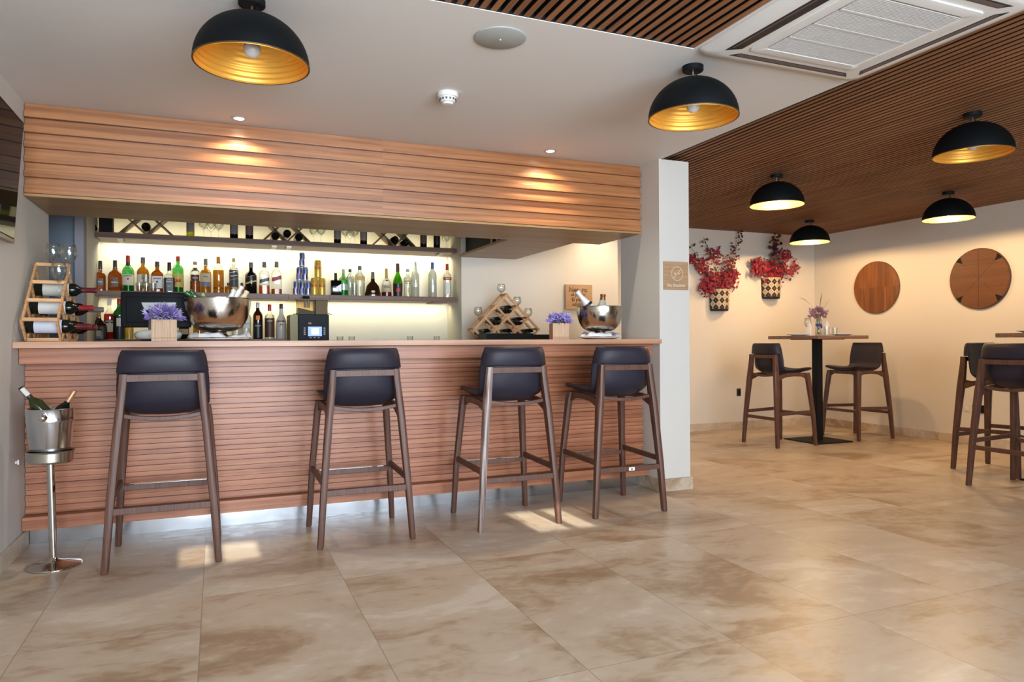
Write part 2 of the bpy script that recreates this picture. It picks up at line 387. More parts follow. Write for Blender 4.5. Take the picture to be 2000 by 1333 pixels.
for a, b_ in [(2.432, 2.467), (2.347, 2.382), (2.262, 2.295), (2.178, 2.211), (2.094, 2.128), (2.0, 2.043)]:
    g.box(.004, L-.004, -.024, .012, a, b_, .0015); nx = {2.432: 2.382, 2.347: 2.295, 2.262: 2.211, 2.178: 2.128, 2.094: 2.043}.get(a)
    if nx: g.box(.004, L-.004, 0, .012, nx+.0005, a-.006)
g.build('slatted_fascia', OAK_C, can)
MB().box(.004, L-.004, -.02, .639, 1.983, 1.9975).build('soffit', OAK_S, can)
MB().box(.004, L-.004, .62, .638, 1.9975, HC-.002).build('back_panel', OAK_S, can)
# hanging board behind the canopy
hb = thing('hanging_shelf', 'wide oak hanging shelf running back from the canopy to the wall', 'shelf', (0, 0, 0))
MB().box(3.235, 3.84, .641, 1.928, 1.985, 2.008).build('board', OAK_S, hb)
MB().box(3.262, 3.275, .98, .993, 2.008, HC).box(3.262, 3.275, 1.12, 1.133, 2.008, HC).build('post', mat('grey_post', (.35, .33, .33), .5), hb)
MB().box(3.30, 3.80, 1.18, 1.925, 2.009, HC-.01).build('black_panel', BLACK, hb)
# back counter with black top
bc = thing('back_counter', 'dark back counter along the wall behind the bar', 'counter', (0, 0, 0))
MB().box(.07, NX1-.006, 1.80, NYB-.002, 1.10, 1.139, .002).box(NX1-.006, 4.9, 1.12, 1.926, 1.10, 1.139, .002).build('worktop', GBLACK, bc)
MB().box(.07, NX1-.006, 1.84, NYB-.002, 0, 1.10).box(NX1-.006, 4.9, 1.16, 1.926, 0, 1.10).build('cabinet', SHELF, bc)
# shelves
SY0, SY1 = 2.05, NYB-.003
def shelf(name, x0, x1, z0, z1, label, y0=SY0):
    o = thing(name, label, 'shelf', (0, 0, 0)); MB().box(x0, x1, y0, SY1, z0, z1, .0015).build('board', SHELF, o); return o
US = 2.085; MSH = 1.592; LS = 1.18
s_ = shelf('wall_shelf', NX0+.002, at(892, 490, 'y', SY0).x, 2.04, US, 'upper dark walnut wall shelf running just under the canopy')
for xx in (.25, 1.50, 1.63, 3.10):
    MB().box(xx-.022, xx+.022, 2.09, 2.25, 2.022, 2.04).build('bracket', mat('bracket_metal', (.45, .42, .33), .4, .7), s_)
xa, xb = at(564, 580, 'y', SY0).x, at(644, 580, 'y', SY0).x
shelf('wall_shelf', NX0+.002, xa, MSH-.047, MSH, 'left dark walnut middle shelf that carries the amber whisky bottles')
shelf('wall_shelf', xa+.001, xb-.001, MSH-.05, MSH-.004, 'short middle shelf section under the cans')
s_ = shelf('wall_shelf', xb, at(892, 585, 'y', SY0).x, MSH-.047, MSH, 'right dark walnut middle shelf that carries the vodka and cognac bottles')
MB().box(3.0, 3.15, 2.055, 2.3, MSH-.06, MSH-.047).build('bracket', SHELF, s_)
xe = at(565, 662, 'y', SY0).x
shelf('wall_shelf', NX0+.002, xe, 1.14, LS, 'low dark walnut shelf standing on the back counter under the left bottles')
print('shelf ends', xa, xb, xe)

# ------------------------------------------------------------------ ceiling fittings
def speaker():
    p = at(977, 73, 'z', HC)
    o = thing('ceiling_speaker', 'round flat grey speaker grille set in the white ceiling', 'speaker', (p.x, p.y, HC))
    MB().lathe([(.118, -.001), (.118, -.006), (.112, -.009), (.0, -.010)], 40, cap0=False).build('grille', mat('speaker_grey', (.36, .37, .35), .6, bump=.5, bscale=900), o, True)
    MB().lathe([(.004, -.014), (.004, -.010)], 8).build('badge', WHITEP, o)
speaker()
p = at(874.5, 183, 'z', HC)
o = thing('smoke_detector', 'white round smoke detector on the white ceiling', 'smoke detector', (2.19, -1.03, HC))
MB().lathe([(.056, 0), (.058, -.012), (.056, -.026)], 32).build('base', WHITEP, o, True)
MB().lathe([(.048, -.026), (.047, -.031), (.04, -.05), (.03, -.054), (.028, -.064), (.0, -.066)], 32, cap0=False).build('sensor_head', WHITEP, o, True)
g = MB()
for k in range(14):
    a = 2*PI*k/14; g.box(-.005, .005, -.002, .002, -.044, -.034, mx=Matrix.Rotation(a, 4, 'Z') @ Matrix.Translation((0, -.046, 0)))
g.build('vent', mat('vent_grey', (.1, .1, .1)), o)
for (x, y), lb in zip(SPOTS, ['recessed spotlight in the ceiling over the left part of the canopy', 'recessed spotlight in the ceiling over the right part of the canopy']):
    o = thing('recessed_spotlight', lb, 'spotlight', (x, y, HC), group='recessed spotlights')
    MB().lathe([(.030, .0), (.030, -.004), (.047, -.005), (.050, -.001)], 32, cap0=False, cap1=False).build('trim_ring', mat('spot_ring', (.6, .57, .52), .3, .5), o, True)
    MB().lathe([(.031, -.001), (.028, -.0025), (.0, -.003)], 24, cap0=False).build('lens', LEDM, o, True)

def lamp():
    o = bpy.data.objects.new('dome_lamp', None); C.objects.link(o)
    MB().lathe([(.052, 0), (.052, -.022), (.048, -.026), (.0, -.026)], 32, cap0=False).build('ceiling_mount', BLACK, o, True)
    st = MB().tube([(0, 0, -.026), (0, 0, -.065)], .005).build('stem', mat('lamp_stem', (.5, .45, .35), .3, 1), o, True)
    MB().tube([(.018, 0, -.026), (.024, 0, -.045), (.014, 0, -.058), (.004, 0, -.066)], .0028).build('cable', BLACK, o, True)
    R = .222; zt = -.06; prof = []
    for k in range(15):
        a = PI/2*(1-k/14); prof.append((R*math.cos(a), zt-.2*(1-math.sin(a))))
    sh = MB().lathe([(max(r, .002), z) for r, z in prof], 56, cap0=True, cap1=False).build('shade', mat('lamp_black', (.0035, .0045, .0055), .6, spec=.15), o, True, ang=3)
    prof2 = []
    for k in range(57):
        a = PI/2*(1-k/56); rr = R-.003-(.0028 if (k % 4) < 2 else 0); prof2.append((max(rr*math.cos(a), .002), zt-.003-.1985*(1-math.sin(a))))
    MB().lathe(prof2, 56, cap0=True, cap1=False).build('inner_lining', GOLD, o, True, ang=3)
    MB().lathe([(R-.004, zt-.2), (R+.001, zt-.2015), (R+.0015, zt-.197)], 56, cap0=False, cap1=False).build('rim', mat('rim_brown', (.10, .05, .015), .4, .5), o, True)
    return o
BULB = mat('bulb_off', (.62, .60, .58), .3); BULBON = mat('bulb_on', (1, .85, .6), emit=40, ecol=(1, .72, .38))
def bulb(o, on):
    MB().tube([(0, 0, -.068), (0, 0, -.152)], .018, 16).build('socket', BLACK, o, True)
    MB().lathe([(.014, -.148), (.02, -.163), (.031, -.180), (.034, -.197), (.030, -.215), (.018, -.228), (.002, -.232)], 24).build('bulb', BULBON if on else BULB, o, True)
L0 = lamp()
defs = [(1.141, -1.764, HC, 0, 'unlit black dome lamp hanging nearest on the white ceiling, left of the speaker'),
        (3.216, -1.849, HC, 0, 'unlit black dome lamp on the white ceiling beside the air conditioner'),
        (5.364, -1.80, HS, 0, 'unlit black dome lamp on the slatted ceiling at the right edge'),
        (5.417, -.064, HS, 1, 'lit black dome lamp on the slatted ceiling nearest the white pillar'),
        (7.476, -.11, HS, 1, 'lit black dome lamp on the slatted ceiling in front of the round carved disc wall'),
        (7.456, 1.595, HS, 1, 'lit black dome lamp farthest back in the corner, above the set bar table')]
for i, (x, y, z, on, lb) in enumerate(defs):
    o = L0 if i == 0 else copy_tree(L0)
    o.location = (x, y, z); tag(o, lb, 'lamp', 'black dome lamps')
for i, o in enumerate([q for q in C.objects if q.name.startswith('dome_lamp')]):
    on = defs[i][3]; bulb(o, on)
    if on: light('bulb_light', 'POINT', (defs[i][0], defs[i][1], defs[i][2]-.225), 118, WARM, shadow_soft_size=.034)

# air conditioner cassette
AX0, AX1, AY0, AY1 = 3.10, 4.095, -3.0, -2.035
o = thing('air_conditioner', 'white square ceiling cassette air conditioner with louvred grille', 'air conditioner', ((AX0+AX1)/2, (AY0+AY1)/2, HC))
hw = (AX1-AX0)/2; hd = (AY1-AY0)/2
def sqring(h, z, r=.05, n=6):
    pts = []
    for q, (sx, sy) in enumerate([(1, 1), (-1, 1), (-1, -1), (1, -1)]):
        for k in range(n):
            a = PI/2*q+PI/2*k/(n-1); pts.append(Vector((sx*(h-r)+r*math.cos(a), (sy*(h-r)+r*math.sin(a)), z)))
    return pts
g = MB(); g.rings([sqring(hw, -.0005), sqring(hw, -.008), sqring(hw-.02, -.026), sqring(hw-.06, -.036), sqring(hw-.07, -.037)], cap0=False, cap1=True)
g.build('face_panel', WHITEP, o, True)
# slots on four sides
g = MB(); gv = MB()
for k in range(4):
    R_ = Matrix.Rotation(PI/2*k, 4, 'Z')
    w0, w1 = ((hd-.122, hd-.058) if k == 1 else (hd-.108, hd-.072)); g.rings([[R_ @ Vector((x_, y_, z_)) for x_, y_ in ((-.33, w0), (.33, w0), (.37, w1), (-.37, w1))] for z_ in (-.0385, -.0355)])
    if k != 1: gv.box(-.335, .335, hd-.104, hd-.080, -.0392, -.0386, mx=R_)
    else: gv.box(-.335, .335, hd-.078, hd-.070, -.0392, -.0386, mx=R_)
g.build('air_slot', mat('ac_dark', (.010, .010, .012), .5), o)
gv.build('vane', mat('vane_grey', (.11, .085, .08), .5), o)
g = MB(); g.rings([sqring(.33, -.036, .03), sqring(.33, -.043, .03), sqring(.318, -.045, .025), sqring(.278, -.045, .02), sqring(.272, -.040, .02)], cap0=False, cap1=True).build('grille_frame', WHITEP, o, True)
g = MB()
for k in range(56): yy = -.262+k*.524/55; g.box(-.268, .268, yy-.0028, yy+.0028, -.0445, -.0408)
MB().box(-.27, .27, -.27, .27, -.0405, -.040).build('filter', mat('filter_grey', (.24, .225, .215), .7), o)
for yy in (-.14, 0, .14): g.box(-.268, .268, yy-.006, yy+.006, -.0455, -.0408)
g.build('grille_slats', mat('grille_white', (.56, .54, .52), .7, spec=.1), o)
lettering('R', .02, mat('logo_grey', (.3, .3, .3)), o, (.44, .44, -.0375), rot=(PI/2, 0, 0), name='logo')

# ------------------------------------------------------------------ television on the left wall
o = thing('television', 'black wall television tilted down at the left edge', 'television', (.06, -.50, 1.655))
tl = math.atan2(.045, .61)
Rm = Matrix.Rotation(tl, 4, 'Y')
MB().box(-.03, 0, -1.05, 0, 0, .615, .004).xf(Rm).build('housing', BLACK, o)
MB().box(.0, .0016, -1.038, -.012, .022, .603).xf(Rm).build('screen', mat('tv_screen', (.002, .002, .002), .03, spec=.03), o)
MB().box(-.028, .003, -1.05, .0, -.004, .017, .002).xf(Rm).build('bottom_frame', mat('tv_frame_brown', (.14, .09, .06), .3, .5), o)
MB().box(-.06, -.028, -.7, -.35, .15, .4).build('wall_mount', BLACK, o)
for yy, zz, lb in ((-.215, .505, 'small white cable clip on the left wall nearer the bar'), (-.62, .50, 'small white cable clip on the left wall at the picture edge')):
    o = thing('cable_clip', lb, 'clip', (0, yy, zz), group='white cable clips')
    MB().box(0, .008, -.012, .012, -.008, .008, .002).build('base', CERAM, o); MB().box(.008, .016, -.004, .004, -.014, .012, .001).build('hook', CERAM, o)

# ------------------------------------------------------------------ stools
def make_stool():
    o = bpy.data.objects.new('bar_stool', None); C.objects.link(o)
    for sx in (-1, 1):
        MB().loft([(sx*.262, -.275, 0, .0125, .014), (sx*.2605, -.2745, .01, .0145, .016), (sx*.238, -.262, .33, .0165, .020), (sx*.205, -.236, .72, .018, .027), (sx*.197, -.232, .79, .018, .026), (sx*.183, -.226, .93, .017, .021), (sx*.179, -.227, .987, .016, .019)], m=1.2).build('rear_leg', WAL, o, True, ang=1)
    for sx in (-1, 1):
        MB().loft([(sx*.262, .255, 0, .0125, .014), (sx*.2605, .254, .01, .0145, .016), (sx*.243, .236, .34, .0165, .019), (sx*.212, .196, .73, .018, .026), (sx*.206, .186, .785, .016, .03)], m=1.15).build('front_leg', WAL, o, True, ang=1)
    MB().box(-.172, .172, -.243, -.215, .947, .984, .003).build('back_rail', WAL, o)
    for sx in (-1, 1):
        g = MB()
        pts = [(.20, .745), (.12, .765), (0, .768), (-.12, .76), (-.235, .735)]
        rr = []
        for (y, z), hh in zip(pts, (.034, .019, .017, .02, .04)):
            xx = sx*(.205-.004*abs(y)/.2)
            rr.append([Vector((xx-.012, y, z-hh)), Vector((xx+.012, y, z-hh)), Vector((xx+.012, y, z+.02)), Vector((xx-.012, y, z+.02))])
        g.rings(rr).build('side_rail', WAL, o, bevel=.003)
    # curved rear cross piece under the shell
    rr = []
    for k in range(13):
        x = -.195+.39*k/12; q = (x/.195)**2; z = .755+.022*q; y = -.218-.006*(1-q)
        rr.append([Vector((x, y-.012, z-.011)), Vector((x, y+.012, z-.011)), Vector((x, y+.012, z+.011)), Vector((x, y-.012, z+.011))])
    MB().rings(rr).build('seat_rail', WAL, o, bevel=.003)
    MB().box(-.196, .196, .165, .19, .745, .785, .003).build('front_rail', WAL, o)
    MB().bar((-.245, -.266, .302), (.245, -.266, .302), .022, .034).build('rear_stretcher', WAL, o, bevel=.003)
    fr = MB().bar((-.246, .236, .330), (.246, .236, .330), .026, .032).build('footrest', WAL, o, bevel=.003)
    MB().box(-.20, .20, .218, .2535, .3465, .351, .001).build('steel_strip', STEEL, fr, label='polished steel strip')
    for sx in (-1, 1):
        MB().bar((sx*.2385, -.262, .352), (sx*.2415, .236, .365), .02, .034).build('side_stretcher', WAL, o, bevel=.003)
    # upholstered shell
    prof = [(.250, .796, .200), (.264, .812, .208), (.258, .832, .214), (.20, .836, .219), (.10, .826, .222), (0, .818, .223), (-.085, .814, .222), (-.135, .822, .221), (-.165, .85, .222), (-.178, .90, .223), (-.186, .96, .221), (-.194, 1.03, .214), (-.202, 1.082, .204), (-.206, 1.105, .190)]
    n = 12; vin = []; vout = []
    for i, (y, z, w_) in enumerate(prof):
        a = prof[max(i-1, 0)]; c = prof[min(i+1, len(prof)-1)]; t = Vector((0, c[0]-a[0], c[1]-a[1])).normalized()
        nn = Vector((0, -t.z, t.y)); 
        if nn.z > 0 and i < 8: pass
        nn = Vector((0, t.z, -t.y))  # points down / to the rear
        back = min(max((i-6)/3, 0), 1); th = (.052 if i < 7 else .034) if 2 < i else (.02, .03, .04)[i]
        if i >= 12: th = (.03, .024)[i-12]
        if nn.dot(Vector((0, -.3, -1))) < 0: nn = -nn
        r1, r2 = [], []
        for k in range(n+1):
            u = -1+2*k/n; q = abs(u)**2.6
            p = Vector((u*w_, y+back*.04*q, z+(1-back)*.016*q))
            tt = th*(1-.62*abs(u)**4)
            dish = nn*(.010*(1-q)*(0 if i < 2 else 1))
            r1.append(p+dish*.6); r2.append(p+nn*tt+dish*.4)
        vin.append(r1); vout.append(r2)
    g = MB(); ring = [a+list(reversed(b_)) for a, b_ in zip(vin, vout)]
    g.rings(ring).build('seat_shell', LEATH, o, True, ang=1.2, sub=1)
    # thick upper band flush with the posts
    rr = []
    for k in range(15):
        u = -1+2*k/14; q = abs(u)**2.6; w0, w1 = .213, .19
        def pt(z, y, w_): return Vector((u*w_, y+.038*q, z))
        e = 1-.55*abs(u)**8
        rr.append([pt(.992, -.205, .2175), pt(.992, -.205-.046*e, .2175), pt(1.0, -.205-.052*e, .217), pt(1.07, -.205-.053*e, .207), pt(1.098, -.205-.048*e, .198), pt(1.108, -.205-.030*e, .192), pt(1.10, -.205, .193)])
    MB().rings(rr).build('back_cushion', LEATH, o, True, ang=1.0)
    return o
S0 = make_stool()
def ang_place(o, x, y, rz, label, group):
    o.location = (x, y, 0); o.rotation_euler = (0, 0, rz); tag(o, label, 'stool', group)
GB = 'stools along the bar'; GT = 'stools at the bar tables'
places = [(.748, -.487, 0, 'dark upholstered bar stool at the bar, nearest to the wine bucket stand', GB),
          (1.790, -.475, 0, 'dark upholstered bar stool second along the bar, in front of the coffee machine', GB),
          (2.720, -.505, .0, 'dark upholstered bar stool third along the bar, with a pale grained rear leg', GB),
          (3.510, -.500, -.01, 'dark upholstered bar stool at the pillar end of the bar, white sticker on its stretcher', GB),
          (6.730, 1.320, -PI/2, 'dark bar stool on the left of the set table, its back to the pillar', GT),
          (7.905, 1.350, PI/2, 'dark bar stool on the right of the set table, facing left', GT),
          (6.690, -1.290, -PI/2, 'nearest dark bar stool at the right edge, seen from behind', GT),
          (7.27, -.745, PI+.08, 'dark bar stool at the right edge partly hidden behind the nearest one', GT)]
st = []
for i, (x, y, rz, lb, gr) in enumerate(places):
    o = S0 if i == 0 else copy_tree(S0)
    st.append(o); 
for o, (x, y, rz, lb, gr) in zip(st, places): ang_place(o, x, y, rz, lb, gr)
# pale grained leg of the third stool
PALE = wood('pale_grained_walnut', (.07, .04, .032), (.30, .22, .19), 'z', 1.5, .35, fine=1.5)
for ch in st[2].children:
    if ch.name.startswith('rear_leg') and min(v.co.x for v in ch.data.vertices) < 0:
        ch.data = ch.data.copy(); ch.data.materials[0] = PALE; ch['label'] = 'pale grained rear leg'
sk = MB().box(-.012, .032, -.2785, -.2772, .290, .312).build('sticker', CERAM, st[3], label='white printed sticker')
lettering('|||||', .012, mat('ink', (.03, .03, .03)), sk, (.01, -.2790, .301), name='print')

# ------------------------------------------------------------------ bar tables
def table(cx, cy, label):
    o = thing('bar_table', label, 'table', (cx, cy, 0), group='square bar tables')
    TZ = 1.152
    MB().box(-.37, .37, -.37, .37, TZ, TZ+.036, .003).build('table_top', TABW, o)
    MB().box(-.20, .20, -.20, .20, TZ-.008, TZ, .001).build('mounting_plate', BLACK, o)
    MB().box(-.04, .04, -.04, .04, .01, TZ-.008, .004).build('column', BLACK, o)
    MB().box(-.262, .262, -.25, .25, 0, .012, .002).build('base_plate', BLACK, o)
    return TZ+.036
T1 = (7.29, 1.33); TZ = table(*T1, 'square walnut bar table with black column, set with napkins and flowers')
table(7.245, -1.31, 'square walnut bar table cut by the right edge of the picture')
def plate(x, y, z, label, r=.115, grp='plates on the bar tables'):
    o = thing('dinner_plate', label, 'plate', (x, y, z), group=grp)
    MB().lathe([(.06, 0), (.065, .002), (r-.02, .012), (r, .017), (r-.001, .0195), (r-.022, .0155), (.062, .006), (.0, .005)], 40).build('plate', CERAM, o, True, ang=3)
    return o
plate(T1[0]-.25, T1[1]+.03, TZ, 'white dinner plate on the left side of the set table')
plate(T1[0]+.252, T1[1]-.12, TZ, 'white dinner plate on the right side of the set table')
plate(7.245-.2, -1.31+.18, TZ, 'white dinner plate on the table cut by the right edge')
def napkin(x, y, rz, label, h=.17):
    g = MB(); n = 14; rr = []
    for k, (rad, z) in enumerate([(.055, 0), (.046, h*.35), (.028, h*.75), (.004, h)]):
        rr.append([Vector((rad*(1+.18*math.sin(3*a+k*.5))*math.cos(a)*.9, rad*.6*math.sin(a), z)) for a in [2*PI*i/n for i in range(n)]])
    g.rings(rr); o = g.build('folded_napkin', CLOTH, smooth=True); o.location = (x, y, TZ); o.rotation_euler = (0, 0, rz)
    tag(o, label, 'napkin', 'folded napkins on the set table')
napkin(T1[0]-.13, T1[1]-.02, .2, 'white napkin folded to a cone left of the flower vase')
napkin(T1[0]+.15, T1[1]+.0, -.3, 'white napkin folded to a cone right of the flower vase', .18)
def wineglass(name='wine_glass', H=.20, R=.042, stem=.09, foot=.034, mb=None):
    pr = [(foot, 0), (foot, .002), (.006, .006), (.0035, .012), (.0035, stem-.008), (.008, stem), (R*.75, stem+(H-stem)*.22), (R, stem+(H-stem)*.45), (R*.93, stem+(H-stem)*.75), (R*.78, H), (R*.76, H), (R*.91, stem+(H-stem)*.74), (R*.97, stem+(H-stem)*.45), (R*.7, stem+(H-stem)*.24), (.001, stem+.003)]
    return MB().lathe(pr, 24, cap1=False)
def put_glass(x, y, z, label, group, H=.2, R=.042, stem=.09, cat='glass', rot=None, foot=.034):
    o = wineglass(H=H, R=R, stem=stem, foot=foot).build('wine_glass', GLASS, smooth=True, ang=2); o.location = (x, y, z)
    if rot: o.rotation_euler = rot
    return tag(o, label, cat, group)
put_glass(T1[0]-.065, T1[1]+.07, TZ, 'wine glass on the set table left of the vase', 'glasses on the set table', .205, .04)
put_glass(T1[0]+.11, T1[1]+.08, TZ, 'wine glass on the set table right of the vase', 'glasses on the set table', .19, .038)
def tumbler(x, y, z, label, group, H=.09, R=.035, name='tumbler'):
    o = MB().lathe([(R*.85, 0), (R*.87, .003), (R, H), (R*.95, H), (R*.82, .008), (.001, .008)], 20, cap1=False).build(name, GLASS, smooth=True, ang=1); o.location = (x, y, z)
    return tag(o, label, 'glass', group)
tumbler(T1[0]-.02, T1[1]-.16, TZ, 'short tumbler on the set table in front of the vase', 'glasses on the set table', .10, .032)
tumbler(T1[0]+.12, T1[1]-.14, TZ, 'short tumbler on the set table beside the right napkin', 'glasses on the set table', .09, .03)

# flowers
VIO = mat('violet_petal', (.20, .14, .42), .6); VIO2 = mat('light_violet_petal', (.42, .38, .75), .6); PUR = mat('mauve_petal', (.28, .15, .24), .6)
def florets(g, n, R, seed, squash=.75, zmin=-.15, ln=.035, wd=.006, inner=.45, cen=(0, 0, 0)):
    rnd = random.Random(seed)
    for k in range(n):
        while True:
            d = Vector((rnd.gauss(0, 1), rnd.gauss(0, 1), rnd.gauss(0, 1))).normalized()
            if d.z > zmin: break
        c0 = Vector(cen)+Vector((d.x, d.y, d.z*squash))*R*rnd.uniform(inner, .75)
        for j in range(5):
            dd = (d+Vector((rnd.gauss(0, .38), rnd.gauss(0, .38), rnd.gauss(0, .38)))).normalized(); l_ = ln*rnd.uniform(.7, 1.15)
            s1 = dd.orthogonal().normalized(); s2 = dd.cross(s1); w_ = wd*rnd.uniform(.7, 1.2)
            m1 = c0+dd*l_*.6; a = g.b.verts.new(c0); t = g.b.verts.new(c0+dd*l_)
            q = [g.b.verts.new(m1+(s1*math.cos(h)+s2*math.sin(h))*w_) for h in (0, 2.1, 4.2)]
            for i in range(3): g.b.faces.new((a, q[i], q[(i+1) % 3])); g.b.faces.new((q[i], t, q[(i+1) % 3]))
    return g
def planter(x, y, z, rz, label, sx, sy, H, seed, R, m2):
    o = thing('flower_planter', label, 'planter', (x, y, z), rz)
    g = MB(); t = .006
    g.box(-sx, sx, -sy, -sy+t, .018, H).box(-sx, sx, sy-t, sy, .018, H).box(-sx, -sx+t, -sy+t, sy-t, 0, H).box(sx-t, sx, -sy+t, sy-t, 0, H)
    g.box(-sx, sx, -sy, -sy+t, 0, .017).box(-sx, sx, sy-t, sy, 0, .017).box(-sx+t, sx-t, -sy+t, sy-t, .003, .01)
    bx = g.build('wooden_box', PINE_X, o, bevel=.0008)
    g = MB()
    for qx in (-1, 1): g.box(qx*(sx-.016)-.0015, qx*(sx-.016)+.0015, -sy-.0006, -sy, H*.5, H*.5+.003)
    g.build('nail', mat('nail_dark', (.1, .06, .03)), bx)
    g = MB()
    for k in range(16):
        a = k*2.4; rr_ = sx*.7*math.sqrt(k/16); g.tube([(rr_*math.cos(a)*.6, rr_*math.sin(a)*.6, .01), (rr_*math.cos(a), rr_*math.sin(a), H+.02)], .002, 5)
    florets(g, 30, R*.5, seed+9, .5, -.2, .03, .004, .2, (0, 0, H))
    g.build('stems', STEM, o)
    florets(MB(), 70, R, seed, .62, -.05, .036, .0042, .3, (0, 0, H+.012)).build('violet_flowers', VIO, o)
    florets(MB(), 55, R*1.06, seed+5, .62, -.1, .038, .0042, .45, (0, 0, H+.014)).build('pale_flowers', m2, o)
p = at(321, 668, 'y', -.19)
planter(p.x, -.19, 1.155, .05, 'pine box of violet flowers standing before the black till terminal', .066, .06, .125, 3, .118, mat('greyish_violet_petal', (.36, .32, .55), .6))
p = at(1092, 664, 'y', .02)
planter(p.x, .02, 1.155, -.42+.2, 'pine box of bright violet flowers beside the right champagne bowl', .062, .062, .122, 11, .105, VIO2)
# vase on the set table
o = thing('flower_vase', 'clear vase of mauve flowers with a blue ribbon on the set table', 'vase', (T1[0]+.0, T1[1]-.02, TZ))
MB().lathe([(.034, 0), (.036, .004), (.034, .08), (.026, .115), (.030, .14), (.028, .14), (.024, .115), (.032, .08), (.033, .01), (.001, .008)], 24, cap1=False).build('glass_vase', GLASS, o, True, ang=2)
MB().lathe([(.0275, .108), (.0295, .113), (.031, .135), (.0300, .137)], 20, cap0=False, cap1=False).box(.004, .026, -.034, -.030, .085, .125).build('blue_ribbon', mat('blue_ribbon', (.012, .06, .28), .5), o, True)
florets(MB(), 90, .125, 21, .75, -.55, .04, .005, .25, (0, 0, .245)).build('mauve_flowers', PUR, o)
g = MB()
for k in range(9):
    a = k*.7; g.tube([(.01*math.cos(a), .01*math.sin(a), .02), (.012*math.cos(a), .012*math.sin(a), .14), (.03*math.cos(a), .03*math.sin(a), .24)], .002, 5)
g.build('stems', STEM, o)
g = MB()
def blade(g, a, b_, wd):
    a, b_ = Vector(a), Vector(b_); m_ = (a+b_)/2+Vector((0, 0, .02)); s1 = Vector((1, .3, 0)).normalized()*wd
    if abs((b_-a).normalized().z) < .6: s1 = Vector((0, .3, 1)).normalized()*wd
    v = [g.b.verts.new(q) for q in (a-s1*.5, a+s1*.5, m_+s1, b_, m_-s1)]; g.b.faces.new(v)
    v2 = [g.b.verts.new(q+Vector((0, .002, 0))) for q in (a-s1*.5, a+s1*.5, m_+s1, b_, m_-s1)]; g.b.faces.new(list(reversed(v2)))
blade(g, (.02, 0, .30), (.06, .0, .50), .010); blade(g, (-.12, 0, .355), (-.29, 0, .425), .004); blade(g, (.09, 0, .32), (.19, 0, .42), .003)
blade(g, (-.01, 0, .2), (-.12, 0, .357), .003); blade(g, (.0, 0, .2), (.02, 0, .31), .006); blade(g, (.01, 0, .2), (.09, 0, .322), .003)
g.build('long_leaves', mat('olive_leaf', (.20, .20, .055), .5), o)

# ------------------------------------------------------------------ wall discs, sockets, baskets, signs
def disc(y, z, r, label, carved):
    o = thing('wall_disc', label, 'wall decoration', (XR, y, z))
    if not carved:
        MB().lathe([(r, 0), (r, .024), (r-.004, .028), (.0, .028)], 72, cap0=False, mx=Matrix.Rotation(-PI/2, 4, 'Y')).build('board', DISC, o, True)
        g = MB()
        for yy in (-.16, -.04, .06, .17):
            hh = math.sqrt(r*r-yy*yy)-.004; g.box(-.0287, -.0278, yy-.0012, yy+.0012, -hh, hh)
        g.build('joint', mat('joint_dark', (.06, .02, .008), .6), o)
    else:
        MB().lathe([(r, 0), (r, .024), (r-.004, .028), (.0, .028)], 72, cap0=False, mx=Matrix.Rotation(-PI/2, 4, 'Y')).build('board', wood('carved_teak', (.055, .018, .006), (.12, .045, .015), 'y', 1.0, .5), o, True)
        g = MB()
        # quadrant ridges: top and bottom wedges diagonal, left and right wedges level
        for k in range(-46, 47):
            t = k*.0068
            for quad in range(4):
                seg_ = []
                for j in range(61):
                    s_ = -r+2*r*j/60
                    if quad in (0, 1): yy, zz = (s_-t)*.7071, (s_+t)*.7071   # diagonal
                    else: yy, zz = s_, t
                    wedge_v = abs(zz) > abs(yy)
                    ok = yy*yy+zz*zz < (r-.008)**2 and ((quad == 0 and wedge_v and zz > 0) or (quad == 1 and wedge_v and zz < 0) or (quad == 2 and not wedge_v and yy < 0) or (quad == 3 and not wedge_v and yy > 0))
                    if ok: seg_.append((yy, zz))
                if len(seg_) > 2: g.bar((-.0283, *seg_[0]), (-.0283, *seg_[-1]), .0022, .0016, up=(1, 0, 0))
        g.build('carved_ridges', mat('ridge_teak', (.17, .065, .022), .5), o)
        g = MB().box(-.0300, -.028, -.003, .003, -r+.004, r-.004)
        g.build('centre_line', mat('joint_dark', (.06, .02, .008), .6), o)
        g = MB()
        for a in (45, 135, 225, 315):
            a = math.radians(a); p0 = Vector((0, math.cos(a), math.sin(a))); q = Vector((0, -math.sin(a), math.cos(a)))
            pts = [p0*r*.76+q*(.0), p0*(r-.006)+q*.035, p0*(r-.003), p0*(r-.006)-q*.035]
            g.rings([[v+Vector((-.0285, 0, 0)) for v in pts], [v+Vector((-.0302, 0, 0)) for v in pts]])
        g.build('black_wedges', BLACK, o)
disc(1.592, 1.785, .322, 'round plain teak disc on the right wall, nearer the corner', False)
disc(.305, 1.785, .325, 'round carved teak disc with black wedges on the right wall, nearer the camera', True)
o = thing('power_socket', 'black double power socket low on the right wall', 'socket', (XR, .32, .392))
MB().box(-.012, 0, -.075, .075, -.042, .042, .004).build('cover_plate', BLACK, o)
MB().box(-.0135, -.012, -.065, -.01, -.03, .03, .001).box(-.0135, -.012, .01, .065, -.03, .03, .001).build('socket_insert', GBLACK, o)
o = thing('power_socket', 'pale single socket low on the right wall beside the black one', 'socket', (XR, .46, .392))
MB().box(-.010, 0, -.028, .028, -.035, .035, .003).build('cover_plate', P_CREAM, o); MB().box(-.0115, -.010, -.018, .018, -.02, .02, .001).build('socket_insert', WHITEP, o)
o = thing('power_socket', 'small dark socket on the far wall behind the left table stool', 'socket', (7.235, YB, .47))
